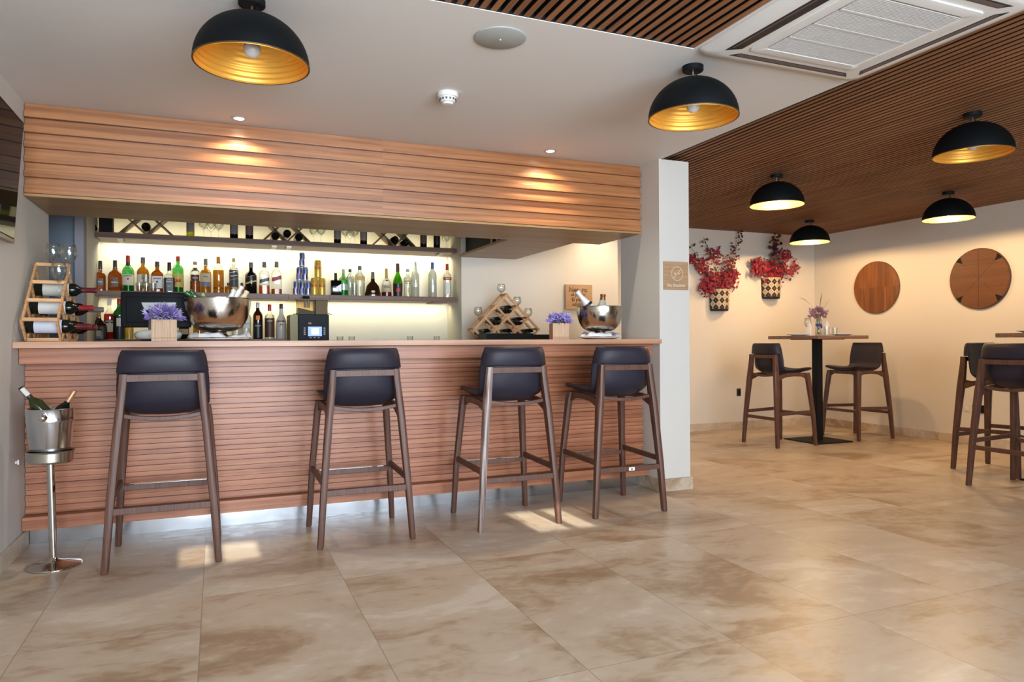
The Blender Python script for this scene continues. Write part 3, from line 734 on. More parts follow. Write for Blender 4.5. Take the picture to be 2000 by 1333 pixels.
MB().box(-.03, .03, -.012, 0, -.05, .05, .003).build('cover_plate', mat('socket_brown', (.03, .018, .012), .4), o); MB().box(-.02, .02, -.0135, -.012, -.03, .03, .001).build('socket_insert', GBLACK, o)

def weave():
    m, n, l, b = newmat('woven_diamonds'); tc = n.new('ShaderNodeTexCoord'); sp = n.new('ShaderNodeSeparateXYZ'); l.new(tc.outputs['Object'], sp.inputs[0])
    def q(op, a, bb=None):
        t = n.new('ShaderNodeMath'); t.operation = op
        for i, v in enumerate((a, bb)):
            if v is None: continue
            if isinstance(v, (int, float)): t.inputs[i].default_value = v
            else: l.new(v, t.inputs[i])
        return t.outputs[0]
    ang = q('MULTIPLY', q('ARCTAN2', sp.outputs[0], q('MULTIPLY', sp.outputs[1], -1)), .145)
    P = .088
    def fr(v): return q('SUBTRACT', q('FRACT', q('ADD', q('DIVIDE', v, P), 100)), .5)
    a = q('ABSOLUTE', fr(q('ADD', ang, 0.0))); c = q('ABSOLUTE', fr(q('ADD', sp.outputs[2], 0.0)))
    d = q('ADD', a, c)     # 0 centre .. 1
    blk = q('LESS_THAN', d, .48); dot = q('LESS_THAN', d, .06)
    blk = q('MULTIPLY', blk, q('SUBTRACT', 1, dot))
    d2 = q('SUBTRACT', 1, d); ring = q('MULTIPLY', q('LESS_THAN', d2, .24), q('GREATER_THAN', d2, .13))
    hem = q('LESS_THAN', sp.outputs[2], .028)
    v = q('MAXIMUM', q('MAXIMUM', blk, q('MULTIPLY', ring, .6)), hem)
    mx = n.new('ShaderNodeMixRGB'); mx.inputs[1].default_value = (.50, .40, .27, 1); mx.inputs[2].default_value = (.012, .01, .010, 1); l.new(v, mx.inputs[0]); l.new(mx.outputs[0], b.inputs['Base Color'])
    b.inputs['Roughness'].default_value = .7
    return m
WEAVE = weave()
RED = mat('crimson_bract', (.17, .002, .014), .6); RED2 = mat('scarlet_bract', (.33, .005, .024), .6); REDD = mat('dark_crimson_bract', (.05, .002, .008), .6)
def basket(x, z, label, seed, shape):
    o = thing('wall_basket', label, 'wall basket', (x, YB-.02, z))
    # half-round woven basket flattened to the wall
    rr = []
    for r, zz in [(.115, 0), (.125, .006), (.132, .05), (.138, .26), (.138, .275), (.131, .275), (.128, .255), (.12, .012)]:
        rr.append([Vector((r*math.cos(a), -abs(r*math.sin(a))*.95 if math.sin(a) < 0 else .01*math.sin(a), zz)) for a in [2*PI*(k+.5)/36 for k in range(36)]])
    MB().rings(rr).build('basket', WEAVE, o, True, ang=1)
    rnd = random.Random(seed); gs = MB(); gl = MB(); gd = MB(); gb = MB()
    def leaf(g, p, s):
        n_ = Vector((rnd.gauss(0, .6), -1, rnd.gauss(0, .6))).normalized(); a = n_.orthogonal().normalized(); a = (a*math.cos(rnd.random()*6)+n_.cross(a)*math.sin(rnd.random()*6)).normalized(); c = n_.cross(a)
        v = [g.b.verts.new(p+q) for q in (-a*s, -a*s*.3+c*s*.62+n_*s*.15, a*s*.6+c*s*.45, a*s*1.05, a*s*.6-c*s*.45, -a*s*.3-c*s*.62+n_*s*.15)]
        try: g.b.faces.new(v)
        except ValueError: pass
    for (ex, ez, cnt, spread, siz, kind) in shape:
        base = Vector((rnd.uniform(-.05, .05), -.06, .2)); end = Vector((ex, -.07+rnd.uniform(-.03, .02), ez)); mid = base.lerp(end, .5)+Vector((rnd.uniform(-.03, .03), -.03, .03))
        pts = [((1-t)**2*base+2*t*(1-t)*mid+t*t*end) for t in [i/10 for i in range(11)]]
        gs.tube(pts, .0022, 5)
        for k in range(int(cnt*1.6)):
            if kind == 'b':     # blossom mass about the end point
                dv = Vector((rnd.gauss(0, spread), rnd.gauss(0, spread*.35), rnd.gauss(0, spread*.85)))
                pp = end+dv; pp.y = max(min(pp.y, -.02), -.2)
            else:
                t = rnd.uniform(.3, 1); i = min(int(t*10), 9); pp = pts[i].lerp(pts[i+1], t*10-i)+Vector((rnd.gauss(0, spread), rnd.gauss(0, spread*.4), rnd.gauss(0, spread)))
            pp.y = min(pp.y, -.012)
            leaf(gd if kind == 'd' else (gl if rnd.random() < .6 else gb), pp, siz*rnd.uniform(.8, 1.5))
    gs.build('stems', STEM, o)
    gl.build('crimson_bracts', RED, o, kind='stuff'); gb.build('scarlet_bracts', RED2, o, kind='stuff'); gd.build('dark_leaves', REDD, o, kind='stuff')
basket(6.905, 1.515, 'black and cream woven wall basket of crimson flowers beside the pillar', 5,
       [(-.12, .40, 120, .075, .017, 'b'), (.16, .44, 150, .075, .018, 'b'), (-.22, .30, 90, .06, .017, 'b'), (.02, .36, 90, .06, .017, 'b'), (-.30, .55, 60, .05, .017, 'b'), (-.12, .70, 46, .055, .017, 'b'), (.10, .62, 26, .07, .015, 'b'),
        (-.47, .80, 18, .03, .02, 'd'), (-.27, .92, 22, .035, .016, 'd'), (.32, 1.05, 44, .035, .016, 'd'), (.22, .75, 14, .05, .014, 'd'), (-.45, .62, 30, .035, .018, 'b')])
basket(7.745, 1.685, 'black and cream woven wall basket of crimson flowers nearer the corner', 9,
       [(-.24, .40, 120, .06, .018, 'b'), (.10, .40, 130, .075, .019, 'b'), (-.05, .33, 90, .07, .018, 'b'), (.24, .36, 30, .05, .017, 'b'), (.36, .42, 26, .04, .016, 'b'), (-.30, .45, 40, .04, .017, 'b'), (.20, .57, 60, .055, .016, 'b'), (.02, .55, 60, .05, .02, 'd'),
        (.0, .82, 44, .035, .021, 'd'), (.06, .88, 16, .03, .016, 'd'), (-.17, .55, 8, .03, .012, 'd')])

ENG = mat('pale_engraving', (.66, .56, .42), .6); INK = mat('brown_engraving', (.20, .11, .055), .6)
o = thing('wooden_sign', 'square wooden no smoking sign on the front of the pillar', 'sign', (4.2385, PY0-.001, 1.636))
MB().box(-.110, .110, -.012, 0, -.107, .107, .001).build('board', SIGNW, o)
g = MB(); rr = []
for k in range(49):
    a = 2*PI*k/48; rr.append([Vector((.008+rad*math.cos(a), yy, .016+rad*math.sin(a))) for rad, yy in ((.050, -.0121), (.0535, -.0121), (.0535, -.0128), (.050, -.0128))])
g.rings(rr, cap0=False, cap1=False)
g.bar((-.026, -.0125, -.020), (.043, -.0125, .052), .0006, .004, up=(0, 0, 1)); g.bar((-.024, -.0125, .014), (-.002, -.0125, .014), .0006, .007); g.bar((.016, -.0125, .014), (.032, -.0125, .014), .0006, .006)
g.build('no_smoking_symbol', ENG, o)
lettering('No Smoking', .034, ENG, o, (.0, -.0124, -.074), xs=.95)
p = at(1129, 580.5, 'y', 1.93)
o = thing('wooden_sign', 'wooden notice board on the wall behind the right champagne bowl', 'sign', (p.x, 1.929, p.z))
MB().box(-.160, .160, -.022, 0, -.135, .13, .001).build('board', wood('notice_wood', (.38, .22, .11), (.52, .32, .17), 'x', 2.2, .5), o)
for k, (t_, s_) in enumerate([('Nes  ro', .07), ('el partic', .052), ('El peric', .052), ('nihilint', .052)]):
    lettering(t_, s_, INK, o, (-.01, -.0225, .075-.052*k), xs=1.0)

# ------------------------------------------------------------------ bottles
def profile(style, R, H):
    P = {'whisky': [(.93, 0), (1, .015), (1, .55), (.97, .60), (.80, .66), (.48, .71), (.34, .75), (.32, .84)],
         'squat': [(.95, 0), (1, .015), (1, .50), (.93, .56), (.70, .60), (.40, .63), (.34, .68), (.36, .73)],
         'round': [(.94, 0), (1, .02), (1, .45), (.96, .53), (.82, .60), (.5, .66), (.34, .69), (.36, .76)],
         'tall': [(.94, 0), (1, .012), (1, .62), (.96, .67), (.74, .73), (.42, .78), (.34, .83), (.33, .88)],
         'vodka': [(.95, 0), (1, .012), (1, .60), (.98, .65), (.85, .70), (.5, .74), (.38, .78), (.38, .86)],
         'wine': [(.9, 0), (1, .015), (1, .60), (.97, .65), (.8, .70), (.5, .745), (.39, .79), (.37, .86)],
         'tear': [(.86, 0), (.92, .02), (1, .30), (1, .40), (.9, .50), (.66, .60), (.42, .68), (.30, .76), (.28, .86)],
         'bell': [(.97, 0), (1, .03), (.98, .12), (.84, .32), (.74, .44), (.5, .54), (.3, .60), (.24, .65), (.24, .74)],
         'cogn': [(.93, 0), (1, .015), (.98, .40), (.92, .50), (.62, .60), (.34, .66), (.29, .70), (.29, .75)],
         'rect': [(.98, 0), (1, .01), (1, .64), (.96, .66), (.3, .665), (.29, .67), (.28, .72)],
         'malibu': [(.94, 0), (1, .02), (1, .46), (.95, .52), (.74, .60), (.46, .70), (.36, .80), (.35, .86)]}[style]
    return [(r*R, z*H) for r, z in P]
def bottle(px, ytop, wpx, style, label, zb, Y=2.2, glass=None, liq=None, lvl=.0, cap=None, capr=.36, caph=None, lab=None, text=None, sq=2, fy=1.0, group='bottles on the middle shelf', extra=None, tcol=None, tsize=.018, rz=None, name='liquor_bottle'):
    X = at(px, ytop, 'y', Y).x; H = at(px, ytop, 'y', Y).z-zb; R = wpx*depth((X, Y, 1.4))/FPX/2
    if sq > 2: R /= 1.03
    d = CAM-Vector((X, Y, CAM.z)); th = math.atan2(d.x, -d.y)
    o = thing(name, label, 'bottle', (X, Y, zb), th*.55 if rz is None else rz, group)
    pr = profile(style, R, H)
    zc = pr[-1][1]
    def radat(z):
        for (r0, a), (r1, b_) in zip(pr, pr[1:]):
            if a <= z <= b_: return r0+(r1-r0)*(z-a)/max(b_-a, 1e-6)
        return pr[-1][0]
    def clip(prof, z0, z1, shrink=0):
        zs = [z0]+[z for r, z in prof if z0+.001 < z < z1-.001]+[z1]
        return [(max(radat(z)-shrink, .001), z) for z in zs]
    fyc = fy
    MB().lathe(pr, 28, sq=sq, fy=fy, cap1=False).build('glass_body', glass or GLASS, o, True, ang=.9)
    if liq:
        z1 = H*lvl if lvl else zc*.97
        q = clip(pr, .004, z1, .0022)
        MB().lathe(q, 28, sq=sq, fy=fy).build('liquid', liq, o, True, ang=.9)
    if cap:
        c0 = (zc-.004) if caph is None else H*(1-caph); cr = R*capr
        MB().lathe([(cr, c0), (cr*1.02, c0+.004), (cr, H-.003), (cr*.93, H), (0, H)], 20, cap0=False).build('cap', cap, o, True)
    if lab:
        for (m_, z0, z1, half, *r_) in lab:
            rr = []
            for zf in [z0+(z1-z0)*i/3 for i in range(4)]:
                # radius at this height
                rad = R
                for (ra, a), (rb, b_) in zip(pr, pr[1:]):
                    if a <= zf*H <= b_: rad = ra+(rb-ra)*(zf*H-a)/max(b_-a, 1e-6)
                row = []
                slope = r_[0] if r_ else 0
                for k in range(13):
                    a = -PI/2+half*(-1+k/6); ca, sa = math.cos(a), math.sin(a); kk = 1 if sq == 2 else 1/((abs(ca)**sq+abs(sa)**sq)**(1/sq))
                    row.append(Vector(((rad+.0009)*kk*ca, (rad+.0009)*kk*sa*fy, zf*H+slope*(ca)*R)))
                rr.append(row)
            lo = MB().rings(rr, False, False, closed=False).build('paper_label', m_, o, True)
    if text:
        for (t_, zf, s_, c_, *a_) in text:
            tw = 2*R*.92; xs = min(1.0, tw/max(len(t_)*s_*.62, 1e-4))
            if sq > 2 or fy < 1: lettering(t_, s_, c_, o, (0, -R*fy-.0016, zf*H), xs=xs, font_rot=a_[0] if a_ else 0)
            else: lettering(t_, s_, c_, o, (0, 0, zf*H), radius=R+.0014, xs=xs*1.15, font_rot=a_[0] if a_ else 0)
    return o, R, H
AMB = thin('amber_liquid', (.74, .36, .06), .02, .40, (.46, .15, .012)); GLD = thin('golden_liquid', (.86, .55, .12), .02, .38, (.62, .31, .035))
DKA = thin('dark_amber_liquid', (.42, .14, .03), .04, .5, (.22, .06, .015)); REDL = thin('red_liquid', (.75, .04, .03), .04, .6, (.55, .01, .01))
YEL = thin('yellow_liquid', (.95, .82, .3), .03, .3, (.85, .65, .15)); WAT = thin('clear_liquid', (.93, .94, .9), .03, .08, (.8, .8, .75))
GRN = thin('green_glass', (.35, .78, .40), .05, .25, (.10, .42, .13)); DGRN = thin('dark_green_glass', (.18, .50, .10), .05, .45, (.05, .22, .03))
WINEG = mat('dark_wine_glass', (.004, .006, .004), .10, spec=.35); COLA = mat('black_bottle_glass', (.004, .004, .005), .08)
BRNG = thin('brown_glass', (.25, .09, .03), .05, .6, (.10, .03, .01))
CREAM = mat('cream_label', (.68, .62, .46), .6); WHT = mat('white_label', (.74, .73, .70), .6); BLK = mat('black_label', (.01, .01, .011), .4)
BRN = mat('brown_label', (.09, .035, .02), .5); REDC = mat('red_cap', (.42, .02, .015), .35); GREYC = mat('grey_cap', (.13, .12, .11), .4)
BLKC = mat('dark_cap', (.015, .014, .014), .35); GOLDC = mat('gold_cap', (.62, .40, .12), .35, .6); REDB = mat('red_label', (.35, .03, .02), .5)
SLV = mat('silver_label', (.5, .52, .52), .35, .5); TAN = mat('tan_label', (.50, .42, .28), .6); CORK = mat('cork_cap', (.36, .25, .13), .6); ORG = mat('orange_seal', (.75, .22, .05), .5)
GRYL = mat('grey_band_label', (.16, .17, .22), .5); REDT = mat('red_print', (.45, .03, .03), .5); BLKT = mat('black_print', (.015, .015, .015), .5); GOLDT = mat('gold_print', (.6, .42, .15), .4)
WHTT = mat('white_print', (.75, .75, .72), .5); BLUE = mat('blue_cap', (.05, .10, .30), .4)
m = MSH
bottle(195.7, 510, 20, 'squat', 'squat amber whiskey bottle with dark cap at the left end of the middle shelf', m, liq=AMB, cap=BLKC, sq=4, lab=[(BLK, .18, .40, .5)], text=[('RYE', .3, .016, WHTT)])
bottle(224.6, 509, 26, 'round', 'broad round-shouldered amber whiskey bottle second from the left on the middle shelf', m, Y=2.18, liq=AMB, cap=BLKC, capr=.28, sq=3, lab=[(BRN, .14, .44, .45)], text=[('RESERVE', .28, .014, WHTT)])
bottle(250, 499.5, 21, 'whisky', 'green bottle with red cap and cream label', m, Y=2.28, glass=GRN, liq=DGRN, lvl=.34, cap=REDC, lab=[(CREAM, .19, .48, 1.2), (BLK, .72, .84, 2.0)], text=[('JAMESON', .44, .013, BLKT), ('♦', .36, .02, REDT)])
bottle(279, 503, 21.5, 'whisky', 'golden bottle with grey cap behind the stacked small glasses', m, liq=GLD, cap=GREYC, lab=[(CREAM, .18, .50, 1.1)], text=[('♣', .4, .022, REDT), ('GROUSE', .26, .012, BLKT)])
bottle(307, 511.5, 22.6, 'whisky', 'square amber bourbon bottle with white label and brown cap', m, Y=2.2, liq=AMB, cap=mat('brown_cap', (.07, .04, .03), .4), sq=4, lab=[(WHT, .13, .52, .8)], text=[('JIM BEAM', .44, .014, BLKT), ('●', .33, .022, REDT)])
bottle(330.7, 513, 20, 'squat', 'square bottle with large black label and black cap', m, Y=2.16, liq=DKA, lvl=.47, cap=BLKC, sq=6, lab=[(BLK, .04, .48, .85)], text=[('JACK', .42, .012, WHTT), ("DANIEL'S", .35, .012, WHTT), ('No.7', .2, .014, WHTT)])
bottle(347.5, 501, 20, 'tall', 'green bottle with red cap and yellow label lettered in red', m, Y=2.27, glass=GRN, liq=DGRN, lvl=.35, cap=REDC, lab=[(mat('yellow_label', (.55, .42, .08), .5), .16, .52, 1.0)], text=[('J&B', .33, .034, REDT)])
bottle(381, 511.5, 19, 'vodka', 'half-full whisky bottle with cork top and dark brown label', m, Y=2.18, liq=AMB, lvl=.38, cap=CORK, caph=.1, lab=[(BRN, .36, .58, .9), (BRN, .70, .80, 2.5)], text=[('CHIVAS', .47, .012, WHTT)])
bottle(401.5, 506, 20.5, 'whisky', 'golden bottle with pale label over a slate band', m, Y=2.28, liq=GLD, cap=GREYC, lab=[(TAN, .33, .58, 1.0), (GRYL, .20, .32, 1.0)], text=[('Single', .48, .014, BLKT)])
bottle(426.5, 502, 20, 'tall', 'tall golden bottle with orange cap, full to the shoulder', m, liq=GLD, lvl=.63, cap=mat('orange_cap', (.60, .24, .03), .4), caph=.18, lab=[(AMB, .12, .17, 1.2)])
bottle(446, 553, 14, 'whisky', 'small golden bottle left behind the white foil necks', m, liq=GLD, cap=BLKC, group=None)
bottle(472.5, 553, 14, 'whisky', 'small golden bottle right behind the white foil necks', m, liq=GLD, cap=BLKC, group=None)
bottle(456.5, 504.5, 18, 'tall', 'clear bottle with large slanting black label and gold cap, behind the left bowl', m, Y=2.28, liq=WAT, cap=mat('pale_gold_cap', (.45, .38, .16), .4, .3), caph=.11, lab=[(mat('charcoal_label', (.05, .045, .05), .5), .2, .66, 1.1), (SLV, .60, .62, 1.1, .25), (SLV, .40, .42, 1.1, .25)], text=[('Platinum', .51, .018, WHTT, .2)])
bottle(490, 513, 21.5, 'whisky', 'black bottle with slanting black and gold labels', m, glass=COLA, cap=GREYC, lab=[(BLK, .42, .56, 1.1, .3), (GOLDT, .35, .40, 1.1, .3), (SLV, .56, .57, 1.1, .3)])
bottle(516, 512, 20.5, 'vodka', 'clear square bottle with slanting black label, orange whisky in its lower third', m, liq=thin('orange_liquid', (.9, .36, .08), .03, .45, (.7, .2, .02)), lvl=.27, cap=GREYC, sq=5, caph=.17, lab=[(BLK, .37, .48, .75, .35)])
bottle(540, 511.5, 20.5, 'vodka', 'clear square bottle with slanting red label, nearest the blue cans', m, liq=AMB, lvl=.17, cap=mat('taupe_cap', (.20, .15, .10), .5), sq=5, caph=.17, lab=[(REDB, .42, .54, .75, .35)])
G2 = 'bottles on the right middle shelf'
o, R, H = bottle(655.6, 533.6, 20.7, 'rect', 'square black bottle with a silver triangle', m, Y=2.14, glass=COLA, cap=BLKC, capr=.27, sq=12, group=G2)
g = MB(); g.rings([[Vector((-.002, -R-.001, H*.36)), Vector((R*.98, -R-.001, H*.5)), Vector((R*.98, -R-.001, H*.14))], [Vector((-.002, -R-.0022, H*.36)), Vector((R*.98, -R-.0022, H*.5)), Vector((R*.98, -R-.0022, H*.14))]]).build('silver_triangle', mat('silver_triangle', (.42, .38, .36), .4, .3), o)
bottle(670.5, 526, 18, 'whisky', 'green gin bottle with red seal and silver label', m, Y=2.235, glass=GRN, liq=GRN, lvl=.3, cap=mat('pale_green_cap', (.38, .46, .33), .4), capr=.32, lab=[(SLV, .22, .44, 1.2), (REDB, .60, .67, .3)], group=G2)
bottle(683.5, 526, 17, 'tall', 'clear pale blue gin bottle with black cap', m, Y=2.33, glass=thin('pale_blue_glass', (.86, .93, .95), .05, .12, (.6, .75, .8)), liq=WAT, cap=BLKC, caph=.11, lab=[(BLK, .70, .715, 2.6)], group=G2)
bottle(702.5, 520, 20, 'tall', 'clear bottle with gold floral band and dark cap', m, Y=2.2, liq=WAT, cap=GREYC, caph=.13, lab=[(mat('gold_floral_label', (.62, .45, .16), .5), .52, .66, 1.3)], group=G2)
o, R, H = bottle(728, 532, 31, 'bell', 'wide bell-shaped dark cognac bottle with an oval cream label', m, glass=BRNG, liq=DKA, cap=GREYC, capr=.22, fy=.5, group=G2)
MB().lathe([(.019, 0), (.019, .001), (0, .0012)], 24, cap0=False, fy=.62, mx=Matrix.Translation((0, -R*.48, H*.20)) @ Matrix.Rotation(math.radians(83), 4, 'X')).build('oval_label', CREAM, o)
bottle(754.7, 525, 20, 'cogn', 'cognac bottle with gold capsule and beige label, amber at its base', m, liq=DKA, lvl=.17, cap=mat('ochre_capsule', (.50, .30, .07), .4), capr=.27, caph=.35, lab=[(TAN, .17, .42, 1.1), (BRN, .55, .60, .35)], text=[('Hennessy', .34, .014, BLKT)], group=G2)
bottle(776.6, 515, 18.7, 'tear', 'green teardrop cognac bottle with black and red label', m, glass=thin('leaf_green_glass', (.25, .62, .08), .05, .35, (.08, .32, .02)), liq=COLA, lvl=.40, cap=BRN, caph=.25, lab=[(BLK, .02, .40, 1.45), (REDT, .15, .25, .5)], group=G2)
bottle(796.3, 526, 17, 'vodka', 'clear vodka bottle lettered in dark capitals with grey cap', m, liq=WAT, cap=mat('silver_cap', (.4, .4, .38), .35, .3), caph=.11, text=[('ABSOLUT', .56, .017, BLKT), ('VODKA', .49, .017, BLKT)], group=G2)
bottle(811, 512, 15.5, 'tall', 'tall frosted vodka bottle behind the clear lettered one', m, Y=2.29, glass=FROST, liq=WAT, cap=SLV, caph=.2, lab=[(SLV, .30, .42, .8)], group=G2)
bottle(844.4, 513, 16.6, 'tall', 'frosted vodka bottle with blue cap', m, glass=FROST, liq=WAT, cap=BLUE, caph=.19, lab=[(SLV, .15, .35, .5)], group=G2)
bottle(873.3, 516, 16.6, 'vodka', 'clear vodka bottle with red cap and red band at the right end of the shelf', m, liq=WAT, cap=REDC, caph=.18, sq=3, lab=[(REDB, .52, .60, 1.2), (WHT, .1, .46, .5)], text=[('SMIRNOFF', .56, .011, WHTT)], group=G2)
G3 = 'bottles on the low shelf'; m = LS
bottle(193, 606, 30, 'cogn', 'broad dark liqueur bottle with brown neck behind the left wine rack', m, Y=2.1, glass=BRNG, liq=DKA, cap=mat('tan_neck', (.38, .19, .06), .5), capr=.24, caph=.32, sq=4, lab=[(BLK, .02, .45, .8), (TAN, .1, .36, .25)], group=G3)
bottle(213.6, 583, 20, 'whisky', 'red aperitif bottle with cream label', m, Y=2.27, liq=REDL, lvl=.62, cap=WHT, sq=3, lab=[(BLK, .40, .48, 1.0), (CREAM, .18, .39, .9)], text=[('CAMPARI', .44, .014, WHTT)], group=G3)
bottle(233, 584, 22, 'wine', 'green herbal liqueur bottle with black label and white oval, left of the till terminal', m, Y=2.11, glass=GRN, liq=DGRN, cap=REDC, lab=[(BLK, .02, .58, 1.3), (WHT, .32, .52, .42)], group=G3)
bottle(252, 596, 16, 'vodka', 'pale yellow liqueur bottle behind the till terminal', m, Y=2.2, liq=YEL, cap=GOLDC, group=G3)
bottle(359, 596, 19, 'whisky', 'dark bottle with beige label seen between till terminal and bowl', m, glass=COLA, cap=BLKC, lab=[(TAN, .14, .30, 1.0)], group=G3)
bottle(388, 590, 21, 'squat', 'yellow tequila bottle with a round label left behind the bowl foot', m, liq=YEL, cap=GOLDC, lab=[(GLD, .1, .36, .6)], text=[('ORO', .26, .02, BLKT)], group=G3)
bottle(409, 594, 18, 'whisky', 'dark red bottle hidden behind the left champagne bowl', m, glass=COLA, cap=REDC, lab=[(REDB, .12, .3, .6)], group=G3)
bottle(462, 596, 19, 'vodka', 'clear embossed bottle behind the left champagne bowl', m, liq=WAT, cap=SLV, lab=[(WHT, .3, .5, .6)], group=G3)
bottle(481, 592, 18, 'whisky', 'clear bottle with small white label right of the bowl', m, Y=2.13, liq=WAT, cap=SLV, lab=[(WHT, .30, .55, .7)], text=[('BLANCO', .42, .012, BLKT)], group=G3)
bottle(503.4, 591.7, 18, 'tall', 'dark rum bottle with orange round seal', m, glass=BRNG, liq=DKA, cap=SLV, caph=.14, lab=[(BLK, .03, .45, 1.2), (ORG, .53, .64, .42)], text=[('BLACK', .36, .014, WHTT)], group=G3)
bottle(526.4, 595, 18.5, 'vodka', 'rum bottle with red cap and dark printed label', m, liq=WAT, lvl=.7, cap=REDC, caph=.19, lab=[(BRN, .05, .60, 1.3)], text=[('Captain', .52, .014, WHTT)], group=G3)
bottle(549, 594, 19, 'malibu', 'white coconut rum bottle with black cap', m, glass=mat('white_bottle', (.60, .57, .48), .3), cap=BLKC, caph=.14, text=[('MALIBU', .50, .019, BLKT), ('♠', .38, .03, mat('sunset_print', (.35, .12, .03), .5))], group=G3)

# cans
def can(px, ybot, ytop, z0, label, kind, Y=2.17):
    X = at(px, 560, 'y', Y).x; H, R = ((.1345, .0262) if kind == 'b' else (.168, .0330))
    o = thing('drink_can', label, 'can', (X, Y, z0), random.uniform(-.3, .3), 'blue energy drink cans' if kind == 'b' else 'yellow cans')
    if kind == 'b':
        MB().lathe([(R*.8, 0), (R*.98, .006), (R, .01), (R, H-.012), (R*.86, H-.002), (R*.84, H), (R*.8, H-.003), (0, H-.004)], 28).build('can_body', mat('can_silver', (.55, .56, .6), .28, .7), o, True)
        for a0, a1, z1, z2 in [(-2.25, -1.55, .5, .92), (-1.55, -.85, .08, .5), (-.85, -.2, .5, .92), (-3.1, -2.25, .08, .5), (-.2, .9, .08, .5)]:
            rr = [[Vector(((R+.0004)*math.cos(a), (R+.0004)*math.sin(a), zf*H+.010*(a-a0)/(a1-a0))) for a in [a0+(a1-a0)*k/6 for k in range(7)]] for zf in (z1, (z1+z2)/2, z2-.06)]
            MB().rings(rr, False, False, False).build('blue_panel', mat('can_blue', (.015, .05, .30), .3, .3), o, True)
        lettering('Red Bull', .013, REDC, o, (0, 0, H*.50), radius=R+.0008)
    else:
        MB().lathe([(R*.82, 0), (R*.98, .007), (R, .012), (R, H-.016), (R*.84, H-.002), (R*.82, H), (R*.78, H-.003), (0, H-.004)], 28).build('can_body', mat('can_yellow', (.72, .46, .07), .35, .3), o, True)
        lettering('SKO', .034, mat('can_red_print', (.50, .07, .02), .5), o, (0, 0, H*.56), radius=R+.0008)
        rr = []
        for k in range(25):
            a = 2*PI*k/24; rr.append([Vector(((q*math.cos(a))/1, 0, q*math.sin(a))) for q in (.0085, .0115)])
        g = MB(); ring = []
        for k in range(25):
            a = 2*PI*k/24; row = []
            for q in (.0080, .0125):
                xx, zz = q*math.cos(a), q*math.sin(a); an = xx/(R+.0009); row.append(Vector(((R+.0009)*math.sin(an), -(R+.0009)*math.cos(an), H*.78+zz)))
            ring.append(row)
        g.rings(ring, False, False, False).build('ring_emblem', mat('can_red_print', (.5, .07, .02), .5), o)
zc = MSH-.004; hb_ = .1347
for lv, row in enumerate([[(578, 'bottom left'), (590, 'bottom middle'), (601.7, 'bottom right')], [(584.3, 'second level left'), (596, 'second level right')], [(590, 'topmost')]]):
    for px, w_ in row: can(px, 0, 0, zc+lv*hb_, 'blue and silver energy drink can, %s of the pyramid' % w_, 'b')
for px, lv, w_ in [(614, 0, 'lower left'), (628.6, 0, 'lower right'), (621, 1, 'topmost')]:
    can(px, 0, 0, zc+lv*.1682, 'yellow can with red print, %s of its stack' % w_, 'y')

# small glasses on the shelves
GG = 'small glasses on the middle shelf'
for px, lv, lb in [(272, 0, 'small glass on the middle shelf, left one below the stack'), (286, 0, 'small glass on the middle shelf, middle one below the stack'), (299, 0, 'small glass on the middle shelf, right one below the stack'), (285, 1, 'small glass standing on top of the three others')]:
    X = at(px, 560, 'y', 2.12).x; tumbler(X, 2.12, MSH+lv*.0755, lb, GG, .075, .029)
X = at(692, 560, 'y', 2.13).x; tumbler(X, 2.13, MSH, 'small glass in front of the gin bottles', GG, .12, .03)
for px, lb in [(664, 'leftmost small glass on the black worktop by the coffee machine'), (687, 'second small glass on the black worktop by the coffee machine'), (801, 'small glass on the black worktop under the vodka bottles'), (853, 'small glass on the black worktop at its right end')]:
    X = at(px, 655, 'y', 1.95).x; tumbler(X, 1.95, 1.139, lb, 'small glasses on the black worktop', .060, .032, 'small_glass')

# upper shelf
G4 = 'bottles on the upper shelf'
def ubottle(px, wpx, label, glass, liq=None, lab=None, lvl=0):
    Y = 2.2; X = at(px, 460, 'y', Y).x; ob, R, H = bottle(px, 460, wpx, 'wine', label, US-0.0, Y=Y, glass=glass, liq=liq, cap=BLKC, lab=lab, group=G4, name='wine_bottle') if False else (None, 0, 0)
    R = wpx*depth((X, Y, 2.1))/FPX/2; H = .31
    o = thing('wine_bottle', label, 'bottle', (X, Y, US), 0, G4)
    pr = profile('wine', R, H)
    MB().lathe(pr, 24, cap1=False).build('glass_body', glass, o, True, ang=.9)
    MB().lathe([(R*.38, H*.84), (R*.38, H*.99), (0, H)], 16, cap0=False).build('cap', BLKC, o, True)
    rr = [[Vector(((R+.0008)*math.cos(a), (R+.0008)*math.sin(a), z*H)) for a in [-PI/2-1.3+2.6*k/12 for k in range(13)]] for z in (.17, .5)]
    MB().rings(rr, False, False, False).build('paper_label', lab or GRYW, o, True)
GRYW = mat('grey_wine_label', (.28, .25, .24), .6)
ubottle(372, 14.5, 'white wine bottle with grey label on the upper shelf, right of the first cross rack', thin('yellow_green_glass', (.75, .78, .15), .05, .4, (.5, .5, .03)))
ubottle(457, 15, 'dark wine bottle with grey label, left of the second cross rack and farther from it', WINEG)
ubottle(487, 14.5, 'dark wine bottle with reddish grey label, next to the second cross rack', WINEG, lab=mat('reddish_wine_label', (.22, .13, .13), .6))
ubottle(659, 13.5, 'dark wine bottle on the upper shelf between the second rack and the hanging glasses', WINEG)
ubottle(710, 13.5, 'dark wine bottle on the upper shelf just left of the third cross rack', WINEG)
ubottle(827, 13, 'brownish wine bottle just right of the third cross rack', WINEG, lab=mat('brown_wine_label', (.12, .08, .07), .6))
ubottle(853, 13, 'dark wine bottle at the right end of the upper shelf', WINEG, lab=BLK)
X = at(208, 445, 'y', 2.2).x
